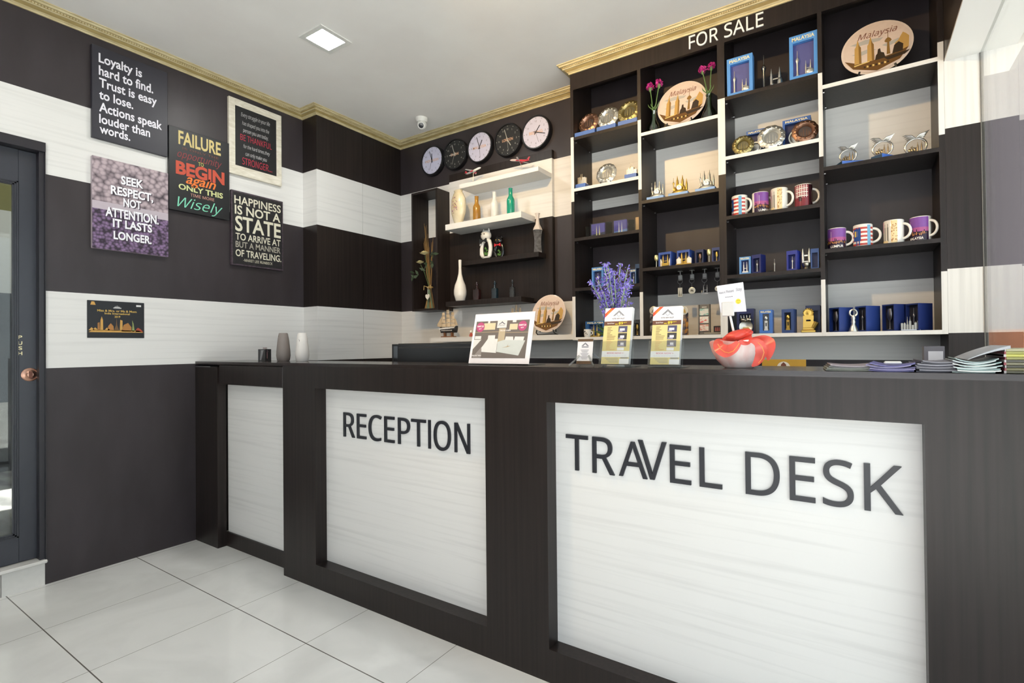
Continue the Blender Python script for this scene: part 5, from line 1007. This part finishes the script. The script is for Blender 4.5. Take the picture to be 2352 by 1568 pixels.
f.build('print', [M('6a6360', .5), M('b3a58c', .5), M('cfc4a4', .5), M('a8977a', .5), M('d3d5d6', .5), M('bfc6c6', .5), M('8a8482', .5), M('b04a78', .5), M('5a5a66', .5)], t)
f = MB(); f.T = TL
for s, u, v, h_, w_ in (('RM97.20', .125, .735, .03, .11), ('NETT', .125, .69, .02, .05), ('RM97.20', .83, .735, .03, .11), ('NETT', .83, .69, .02, .05), ('DELUXE TWIN', .125, .165, .025, .16), ('DELUXE QUEEN', .56, .645, .022, .17)): text(f, s, (u*ww, -.003, v*hs), UX, UZ, h_*hs, w=w_*ww, center=True, bold=.03)
f.mi = 1; text(f, 'HOTEL', (.49*ww, -.003, .745*hs), UX, UZ, .022*hs, w=.11*ww, center=True); f.build('lettering', [M('f0eef0', .5), M('4a4a58', .5)], t)
# card holder
Y = .09; a, b = on(1322, Y), on(1358, Y); ww = (b-a)*.98; hh = top(1342, 779, Y+.02, H)-.006; t = thing('card_holder', 'small clear holder with white information card on spread legs', 'card holder', ((a+b)/2+.003, Y, H)); TL = Matrix.Translation((0, 0, .008)) @ Matrix.Rotation(R_(-10), 4, 'X')
f = MB(); f.T = TL; f.box(-ww/2-.003, ww/2+.003, .001, .012, 0, hh*.97); f.build('holder', ACRY, t)
f = MB()
for s in (-1, 1): f.tube([(s*ww*.3, .0, hh*.42), (s*ww*.55, -.012, hh*.2), (s*ww*.8, -.024, .003)], [.004, .004, .003], 8); f.tube([(s*ww*.4, .02, hh*.5), (s*ww*.75, .045, hh*.2), (s*ww*.8, .06, .003)], [.004, .004, .003], 8)
f.build('legs', tglass('e6e8e8', .12), t)
f = MB(); f.T = TL; f.box(-ww/2, ww/2, -.001, 0, 0, hh); f.mi = 1; f.box(-ww/2, ww/2, -.0016, -.001, 0, hh*.12); f.box(-ww/2, ww/2, -.0016, -.001, hh*.9, hh); f.mi = 2
for i in range(9):
    v = hh*(.55-.045*i); u = ww*(.28-.05*(i % 3)); f.box(-u, u*.9, -.0014, -.001, v, v+hh*.016)
f.flat([(-ww*.25, hh*.72), (0, hh*.86), (ww*.25, hh*.72), (ww*.12, hh*.72), (0, hh*.8), (-ww*.12, hh*.72)], -.0014); f.box(-ww*.22, ww*.22, -.0014, -.001, hh*.66, hh*.7); f.build('card', [M('dcdce2', .5), M('5c4630', .5), M('7a7a84', .5)], t)
# brochure holders
def brochure(label, px0, px1, pb0, pb1, yt, full):
    Y = .045; a, b = on(pb0, Y), on(pb1, Y); ww = b-a; hh = top((px0+px1)/2, yt, Y+.045, H); t = thing('brochure_holder', label, 'brochure holder', ((a+b)/2, Y, H), 0, 'hotel brochure holders'); TL = Matrix.Translation((0, 0, .009)) @ Matrix.Rotation(R_(-13), 4, 'X'); hs = hh/cos(R_(13))
    f = MB(); f.T = TL; f.box(-ww/2-.004, ww/2+.004, .022, .024, -.002, hs*(1.06 if full else 1.0)); f.box(-ww/2-.004, ww/2+.004, -.0085, -.006, 0, hs*.4); f.box(-ww/2-.006, -ww/2-.004, -.007, .024, 0, hs*.42); f.box(ww/2+.004, ww/2+.006, -.007, .024, 0, hs*.42); f.T = Matrix(); f.box(-ww/2-.006, ww/2+.006, -.006, .10, 0, .003); f.build('holder', ACRY, t)
    bc = thing('brochure', 'yellow and white hotel brochures in ' + ('the holder in front of the lavender' if not full else 'the holder nearer the gift bowl'), 'brochure', t.location, 0, 'hotel brochures')
    f = MB(); f.T = TL; f.box(-ww/2, ww/2, .0, .018, .003, hs); f.build('sheets', PAPER, bc)
    f = MB(); f.T = TL; P = lambda u: (u-.5)*ww
    def B(mi, u0, u1, v0, v1, y=-.0004): f.mi = mi; f.flat([(P(u0), v0*hs), (P(u1), v0*hs), (P(u1), v1*hs), (P(u0), v1*hs)], y)
    B(0, 0, 1, .76, .999); B(1, 0.0, 1, .685, .76); B(2, 0, 1, .235, .685); B(0, 0, 1, .13, .235); B(2, 0, 1, .01, .13); B(0, .66, 1, .012, .1, -.0007)
    f.mi = 3; f.flat([(P(0), .83*hs), (P(0), .9*hs), (P(.22), .999*hs), (P(.36), .999*hs)], -.0006); f.mi = 4; f.flat([(P(.06), .89*hs), (P(.12), .89*hs), (P(.26), .97*hs), (P(.22), .98*hs)], -.0008)
    for k, (v, c) in enumerate(((.56, 5), (.435, 6), (.31, 7))): B(c, .55, .87, v, v+.11, -.0006); B(8, .6+.03*k, .78, v+.03, v+.07, -.0009); B(9, .57, .7+.05*k, v+.005, v+.03, -.0009)
    rr = random.Random(4)
    for k in range(16): B(1 if k < 9 else 10, .14, .14+rr.uniform(.1, .34), .645-.026*k, .653-.026*k, -.0006)
    B(0, .55, .8, .245, .295, -.0006)
    for k in range(9): B(8, .1+.09*k, .17+.09*k, .148, .160, -.0006)
    for k in range(4): B(11, .12+.06*k, .62, .105-.022*k, .112-.022*k, -.0006)
    B(11, .7, .97, .108, .125, -.0008)
    f.mi = 11; f.flat([(P(.3), .855*hs), (P(.52), .955*hs), (P(.74), .855*hs), (P(.66), .855*hs), (P(.52), .925*hs), (P(.38), .855*hs)], -.0006); f.torus((P(.52), -.0006, .88*hs), .065*ww, .0006, 'y', 16, 4)
    f.build('print', [M('e8e7ea', .5), M('6a4434', .5), M('d9c888', .5), M('d24a34', .5), M('c98a2a', .5), M('4a4868', .5), M('3c3a3c', .5), M('6f6b70', .5), M('d8d8e2', .5), M('9a93a8', .5), M('c99a6a', .5), M('8a8a90', .5)], bc)
    f = MB(); f.T = TL
    for mi, s, u, v, h_, w_ in ((0, 'BOOK NOW >', .5, .185, .026, .6), (1, 'HOTEL NEW VALLEY', .52, .795, .022, .46), (2, '89', .62, .697, .045, .16), (2, 'RM', .46, .697, .02, .09), (2, 'NETT', .78, .722, .016, .13), (3, 'Special Rates', .25, .715, .02, .26)): f.mi = mi; text(f, s, (P(u), -.0012, v*hs), UX, UZ, h_*hs, w=w_*ww, center=True, bold=.02)
    f.build('lettering', [M('d88a9a', .5), M('5a4a52', .5), M('f0d83a', .5), M('ece6e0', .5)], bc); return t
brochure('brochure holder in front of the lavender', 1387, 1448, 1380, 1443, 713, False)
brochure('brochure holder standing alone, nearer the gift bowl', 1497, 1559.5, 1492.5, 1559, 710.5, True)
# lavender in a pot behind the first holder
Y = .235; x = on(1414, Y); rr = random.Random(21); t = thing('lavender_plant', 'potted purple lavender behind the brochure holder', 'plant', (x, Y, H))
f = MB(); f.lathe([(.032, 0), (.045, .085), (.047, .085), (.047, .095), (.041, .095), (.038, .08)], 24); f.build('pot', WHITEP, t)
f = MB(); f.lathe([(.0001, .085), (.04, .083)], 16); f.build('soil', M('3a2c20', .9), t)
tips = [(1386, 604), (1425, 604), (1443, 612), (1371, 634), (1354, 646), (1399, 616), (1410, 622), (1449, 640), (1448, 652), (1392, 640), (1377, 672), (1416, 655), (1438, 650), (1404, 660), (1447, 695), (1368, 665), (1428, 630), (1385, 668), (1395, 604)]
fs_ = MB(); fl = MB(); fg = MB()
for i, (px, py) in enumerate(tips):
    yy = Y+rr.uniform(-.05, .05); c = at(px, py, Y=yy)-Vector((x, Y, H)); b = Vector((rr.uniform(-.015, .015), rr.uniform(-.015, .015), .08)); m_ = b.lerp(c, .5)+Vector((-c.x*.18, 0, .02)); pts = []
    for k in range(9): u = k/8; pts.append(b*(1-u)**2+m_*(2*u*(1-u))+c*u*u)
    fs_.tube(pts, [.0022]*8+[.001], 5); L = (c-b).length
    if L < .1: continue
    for k in range(150):
        u = rr.uniform(max(0, 1-.22/L), 1); p = b*(1-u)**2+m_*(2*u*(1-u))+c*u*u; w_ = .017*math.sqrt(max(.04, 1-u))*3.0*.6+.004; q = p+Vector((rr.uniform(-1, 1), rr.uniform(-1, 1), rr.uniform(-.4, .4)))*min(w_, .015); e = Vector((rr.gauss(0, 1), rr.gauss(0, 1), rr.gauss(0, 1)+.8)).normalized()*.0068; g = Vector((rr.gauss(0, 1), rr.gauss(0, 1), rr.gauss(0, 1))).normalized()*.0030
        fl.mi = rr.choice((0, 0, 1, 2)); fl.add([tuple(q-e), tuple(q+g), tuple(q+e), tuple(q-g)], [(0, 1, 2, 3)])
    for k in range(26):
        u = rr.uniform(.25, max(.3, 1-.16/L)); p = b*(1-u)**2+m_*(2*u*(1-u))+c*u*u; q = p+Vector((rr.uniform(-1, 1), rr.uniform(-1, 1), 0))*.012; e = Vector((rr.gauss(0, .6), rr.gauss(0, .6), 1)).normalized()*.009; g = Vector((rr.gauss(0, 1), rr.gauss(0, 1), 0)).normalized()*.003
        fg.add([tuple(q-e), tuple(q+g), tuple(q+e), tuple(q-g)], [(0, 1, 2, 3)])
fs_.build('stems', M('8fa682', .6), t); fl.build('blossoms', [M('8678d6', .6), M('a398e6', .6), M('6c5cba', .6)], t); fg.build('bracts', M('98aaa0', .6), t)
f = MB()
for i in range(60):
    a = rr.uniform(0, 6.28); L = rr.uniform(.05, .10); d_ = Vector((cos(a)*.8-.25, sin(a)*.5, rr.uniform(.3, 1.3))).normalized(); p0 = Vector((rr.gauss(0, .01), rr.gauss(0, .01), .09)); p1 = p0+d_*L; s_ = d_.cross(UZ).normalized()*.0035; md = p0.lerp(p1, .5)+Vector((0, 0, .01)); f.add([tuple(p0-s_), tuple(md-s_), tuple(p1), tuple(md+s_), tuple(p0+s_)], [(0, 1, 2, 3, 4)])
f.build('leaves', M('4c6a3c', .6), t)
# gift bowl with its card
Y = .14; x = on(1697, Y); r0 = rad(1633, 1762, 800, Y); zt = top(1700, 782, Y, H); t = thing('gift_bowl', 'round bowl wrapped in pink tissue with red ribbon', 'bowl', (x, Y, H), 0)
f = MB(); n = 60; prof = [(.48, 0), (.56, .06), (.78, .3), (.93, .62), (1.0, .95), (.99, 1.0), (.95, .97), (.86, .6)]; vs = []
for q, zz in prof:
    for i in range(n): a = 2*pi*i/n; k = 1+.022*sin(9*a+2*zz)*zz+.012*sin(23*a)*zz; vs.append((r0*q*k*cos(a), r0*q*k*sin(a)*.9, zt*zz*(1+.03*sin(5*a)*(zz > .5))))
f.add(vs, [(j*n+i, j*n+(i+1) % n, (j+1)*n+(i+1) % n, (j+1)*n+i) for j in range(len(prof)-1) for i in range(n)]+[tuple(range(n-1, -1, -1))], True); f.build('wrapping', tex_mat('pink_tissue', 'd99a92', 'f3e4df', (14, 14, 3), .6, lo=.4, hi=.6), t)
f = MB(); f.lathe([(.0001, zt*.86), (r0*.9, zt*.84)], 24, sy=.9); f.build('filling', M('c9837a', .7), t)
rm = M('dd4a3c', .3, var=.1, alpha=.86)
def ribbon(f, pts, w_, nrm):
    P0 = [Vector(p) for p in pts]; W0 = w_; pts = []; w_ = []
    for i in range(len(P0)-1):
        a, b, c, d = P0[max(i-1, 0)], P0[i], P0[i+1], P0[min(i+2, len(P0)-1)]
        for k in range(6):
            u = k/6; pts.append(.5*((2*b)+(c-a)*u+(2*a-5*b+4*c-d)*u*u+(3*b-a-3*c+d)*u**3)); w_.append(W0[i]*(1-u)+W0[i+1]*u)
    pts.append(P0[-1]); w_.append(W0[-1]); vs = []
    for i, p in enumerate(pts):
        d_ = (pts[min(i+1, len(pts)-1)]-pts[max(i-1, 0)]).normalized(); s_ = d_.cross(Vector(nrm)).normalized()*w_[i]; vs += [tuple(p-s_), tuple(p+s_)]
    f.add(vs, [(2*i, 2*i+1, 2*i+3, 2*i+2) for i in range(len(pts)-1)], True)
def P3(px, py, yy): return at(px, py, Y=Y+yy)-Vector((x, Y, H))
f = MB()
c = P3(1694, 771, -.03); n1, m1 = 28, 14; vs = []
for j in range(m1+1):
    for i in range(n1):
        a, b = 2*pi*i/n1, pi*j/m1; k = 1+.10*sin(5*a+3*b)*sin(b)+.06*sin(9*a-2*b)*sin(b); v = Vector((.042*k*cos(a)*sin(b), .034*k*sin(a)*sin(b), -.018*k*cos(b))); v.z += .22*v.x; vs.append(tuple(c+v))
f.add(vs, [(j*n1+i, j*n1+(i+1) % n1, (j+1)*n1+(i+1) % n1, (j+1)*n1+i) for j in range(m1) for i in range(n1)], True)
ribbon(f, [P3(1662, 781, -.05), P3(1650, 783, -.08), P3(1652, 797, -.112), P3(1668, 806, -.118), P3(1684, 799, -.122), P3(1697, 785, -.11)], [.006, .012, .017, .020, .016, .008], (0, -1, .4))
ribbon(f, [P3(1716, 780, -.06), P3(1734, 783, -.08), P3(1745, 792, -.088), P3(1748, 808, -.085), P3(1743, 824, -.08), P3(1736, 834, -.085), P3(1727, 841, -.09)], [.004, .010, .014, .016, .013, .009, .002], (0, -1, .2))
ribbon(f, [P3(1728, 779, -.02), P3(1752, 780, -.03), P3(1765, 787, -.04), P3(1767, 800, -.05), P3(1766, 815, -.055), P3(1764, 828, -.06)], [.006, .014, .018, .016, .010, .001], (0, -1, .1))
ribbon(f, [P3(1706, 768, -.03), P3(1716, 775, -.05), P3(1712, 785, -.07), P3(1698, 786, -.09)], [.006, .014, .014, .006], (0, -1, .4))
rb = f.build('ribbon', rm, t)
f = MB()
for pl in ([P3(1649, 790, -.1), P3(1655, 801, -.122), P3(1664, 808, -.128), P3(1674, 810, -.13), P3(1684, 806, -.13), P3(1692, 797, -.126), P3(1698, 788, -.118)], [P3(1741, 786, -.1), P3(1750, 796, -.104), P3(1755, 809, -.103), P3(1750, 824, -.1), P3(1742, 834, -.1)]): f.tube(pl, .0009, 5)
f.build('gold_edging', M('e8a04a', .4), rb)
yy = -.01; a, b = P3(1675, 716, yy), P3(1686, 766, yy)
t2 = thing('greeting_card', 'white pleasant stay card with smiley on a stick in the gift bowl', 'card', (x, Y, H))
f = MB(); f.tube([a, b, b+(b-a)*.35], .0036, 8); f.build('stick', WHITEP, t2)
c4 = [P3(1646.8, 657, yy), P3(1707.5, 648, yy), P3(1715, 715, yy), P3(1656, 718, yy)]; f = MB(); o4 = Vector((0, -.005, 0)); f.add([tuple(p+o4) for p in c4]+[tuple(p+o4*.7) for p in c4], [(0, 1, 2, 3), (7, 6, 5, 4), (0, 1, 5, 4), (1, 2, 6, 5), (2, 3, 7, 6), (3, 0, 4, 7)]); f.build('card', M('d6d5dc', .5), t2)
U4 = (c4[1]-c4[0]); V4 = (c4[0]-c4[3]); un, vn = U4.normalized(), V4.normalized(); Q = lambda u, v, e: c4[3]+U4*u+V4*v+Vector((0, -.0052-e, 0))
f = MB()
for s, u, v, h_, w_ in (('Have A', .17, .69, .07, .24), ('Pleasant', .47, .70, .085, .31), ('Stay', .81, .715, .1, .24)): text(f, s, Q(u, v, .0006), un, vn, h_*V4.length, w=w_*U4.length*.95, center=True, shear=.2)

for k in range(4): a4, b4 = Q(.26+.075*k, .53, .0006), Q(.32+.075*k, .545, .0006); f.add([(a4.x, a4.y, a4.z), (b4.x, a4.y, a4.z), (b4.x, a4.y, b4.z), (a4.x, a4.y, b4.z)], [(0, 1, 2, 3)])
f.build('lettering', M('6c6c74', .5), t2)
f = MB(); c = Q(.72, .33, .0008); k = .1*U4.length; f.disc((c.x, c.z), k, c.y, 24); f.mi = 1
for s in (-1, 1): f.disc((c.x+s*k*.32, c.z+k*.3), k*.13, c.y-.0004, 8, k*.2)
f.add([(c.x+k*.6*cos(q)*(1-.12*e), c.y-.0004, c.z+k*.6*sin(q)-e*k*.12) for q in [pi*1.1+pi*.8*i/8 for i in range(9)] for e in (0, 1)], [(2*i, 2*i+2, 2*i+3, 2*i+1) for i in range(8)]); f.build('smiley', [M('f0cf3a', .5), M('7a5a1a', .5)], t2)
f = MB(); c = Q(.3, .1, .002); f.bbox(c.x-.018, c.x+.018, c.y-.002, c.y+.006, c.z-.022, c.z+.022, .002); f.build('clip', M('cfcdca', .3), t2)
ORD = ('first', 'second', 'third', 'fourth', 'fifth', 'sixth', 'seventh', 'eighth', 'ninth', 'tenth')
# leaflets and magazines at the outer end
def pile(label, a, b, yt, Y, n, cols, d=.15, rz=0, curl=.0, name='leaflet_pile'):
    x0, x1 = on(a, Y), on(b, Y); ww = x1-x0; hh = top((a+b)/2, yt, Y, H); rr = random.Random(int(a)); th = hh/n
    for i in range(n):
        f = MB(); o = rr.uniform(-.008, .008); o2 = rr.uniform(-.006, .006); m = 8; vs = []; z0 = th*i
        for j in range(m+1):
            u = j/m; zc = curl*((2*u-1)**2)*(i+1)/n
            for yv in (-d/2, d/2):
                for zz in (z0, z0+th*.92): vs.append((-ww/2+ww*u+o, yv+o2, zz+zc))
        fs = []
        for j in range(m): k = 4*j; fs += [(k+1, k+5, k+7, k+3), (k, k+2, k+6, k+4), (k, k+4, k+5, k+1), (k+2, k+3, k+7, k+6)]
        fs += [(0, 1, 3, 2), (4*m, 4*m+2, 4*m+3, 4*m+1)]
        f.add(vs, fs); l_ = f.build('leaflet', M(cols[i % len(cols)], .4), None, ((x0+x1)/2, Y, H+.0004)); l_.rotation_euler = (0, 0, rz)
        tag(l_, ORD[n-1-i]+' leaflet from the top of the '+label if i < n-1 else 'topmost leaflet of the '+label, 'leaflet', 'leaflets of the '+label)
Y = .10
pile('thin greenish grey pile nearest the gift bowl', 1900, 2006, 838, Y, 4, ('77796f', '8d8f86', '6b6a6a', '9a8f94'), .14, .1, .004)
pp = pile('curled violet pile under the small white piece', 1998, 2098, 838, Y, 5, ('6d6aa0', '9d96c4', '55517c', '8a84a8'), .14, -.08, .008)
t = thing('eraser', 'small white rounded piece lying on the violet leaflets', 'eraser', (on(2051, Y-.03), Y-.02, H+top(2048, 838, Y, H)+.003)); f = MB(); f.bbox(-.019, .019, -.012, .012, 0, .0075, .003); f.build('body', WHITEP, t)
pile('dark-edged grey pile before the card box', 2098, 2184, 829, Y, 8, ('5c5a66', '8b8992', '494852', '76747c'), .15, .05, .004)
pile('pale blue-green pile beside the magazines', 2186, 2280, 829, Y-.01, 9, ('9fb0ae', 'd2d6d2', '8aa09e', 'b9c4c4'), .16, -.03, .009)
x0 = on(2287, Y); hh = top(2330, 800, Y, H); n = 9; mw = XR-.012-x0; zz = 0
cl = ['5d5a48', '6f6a4a', '3f3d33', '77735c', '4a4740', '8d8a55', 'b9b65c', '9c9a58', 'a9a583']
for i in range(n):
    f = MB(); f.bbox(0.002*(i % 3), mw, -.08, .12, hh*i/n, hh*(i+.94)/n, .001); f.mi = 1; f.box(.001*(i % 3), .004, -.0805, .12, hh*i/n, hh*(i+.94)/n); t = f.build('magazine', [M(cl[i], .4), M('8a3a44' if i % 2 else 'b9b0b0', .4)], None, (x0, Y, H+.0006)); tag(t, ('topmost magazine with bent cover, on the tall stack at the glass' if i == n-1 else ORD[n-1-i]+' magazine from the top of the tall stack at the glass'), 'magazine', 'magazines of the tall stack')
f = MB(); k = 8; vs = []
for j in range(k+1):
    u = j/k; xx = .012-.075*u; z_ = hh-.014*u-.012*u*u
    for yv in (-.08, .12): vs += [(xx, yv, z_), (xx, yv, z_+.006*(1-u)+.001)]
fs = []
for j in range(k): q = 4*j; fs += [(q+1, q+5, q+7, q+3), (q, q+2, q+6, q+4), (q, q+4, q+5, q+1), (q+2, q+3, q+7, q+6)]
f.add(vs, fs); f.build('bent_cover', M('a9abb0', .4), t)
Y = .27; a, b = on(2121, Y), on(2168, Y); t = thing('card_box', 'white card box with grey edges behind the leaflet piles', 'box', ((a+b)/2, Y, H)); ww = b-a; hh = top(2145, 795, Y, H); f = MB(); f.box(-ww/2, ww/2, -.02, .03, 0, hh); f.mi = 1; f.box(-ww*.3, ww*.42, -.0212, -.02, 0.01, hh*.78); f.build('carton', [M('6d6a70', .4), M('dcdbe0', .5)], t)
Y = .5; a, b = X_(1748, 833, Y), X_(1850, 833, Y); t = thing('yellow_notice', 'yellow card with round crest behind the counter, next to the gift bowl', 'sign', ((a+b)/2, Y, .77)); ww = b-a; hh = at(1800, 825, Y=Y).z-.77
f = MB(); f.T = Matrix.Rotation(R_(-4), 4, 'X'); f.box(-ww/2, ww/2, 0, .003, 0, hh); f.build('card', M('b8902a', .5), t); f = MB(); f.T = Matrix.Rotation(R_(-4), 4, 'X'); f.disc((0, hh-.03), .022, -.001, 20); f.mi = 1; f.flat([(-.012, hh-.04), (.012, hh-.04), (.008, hh-.018), (0, hh-.01), (-.008, hh-.018)], -.0016); f.build('crest', [M('d8d4cc', .5), M('6a3a2a', .5)], t)
f = MB(); f.tube([(0, .003, hh*.6), (0, .11, .004)], .004, 6); f.box(-.03, .03, .0, .115, 0, .004); f.build('prop', BLACK, t)
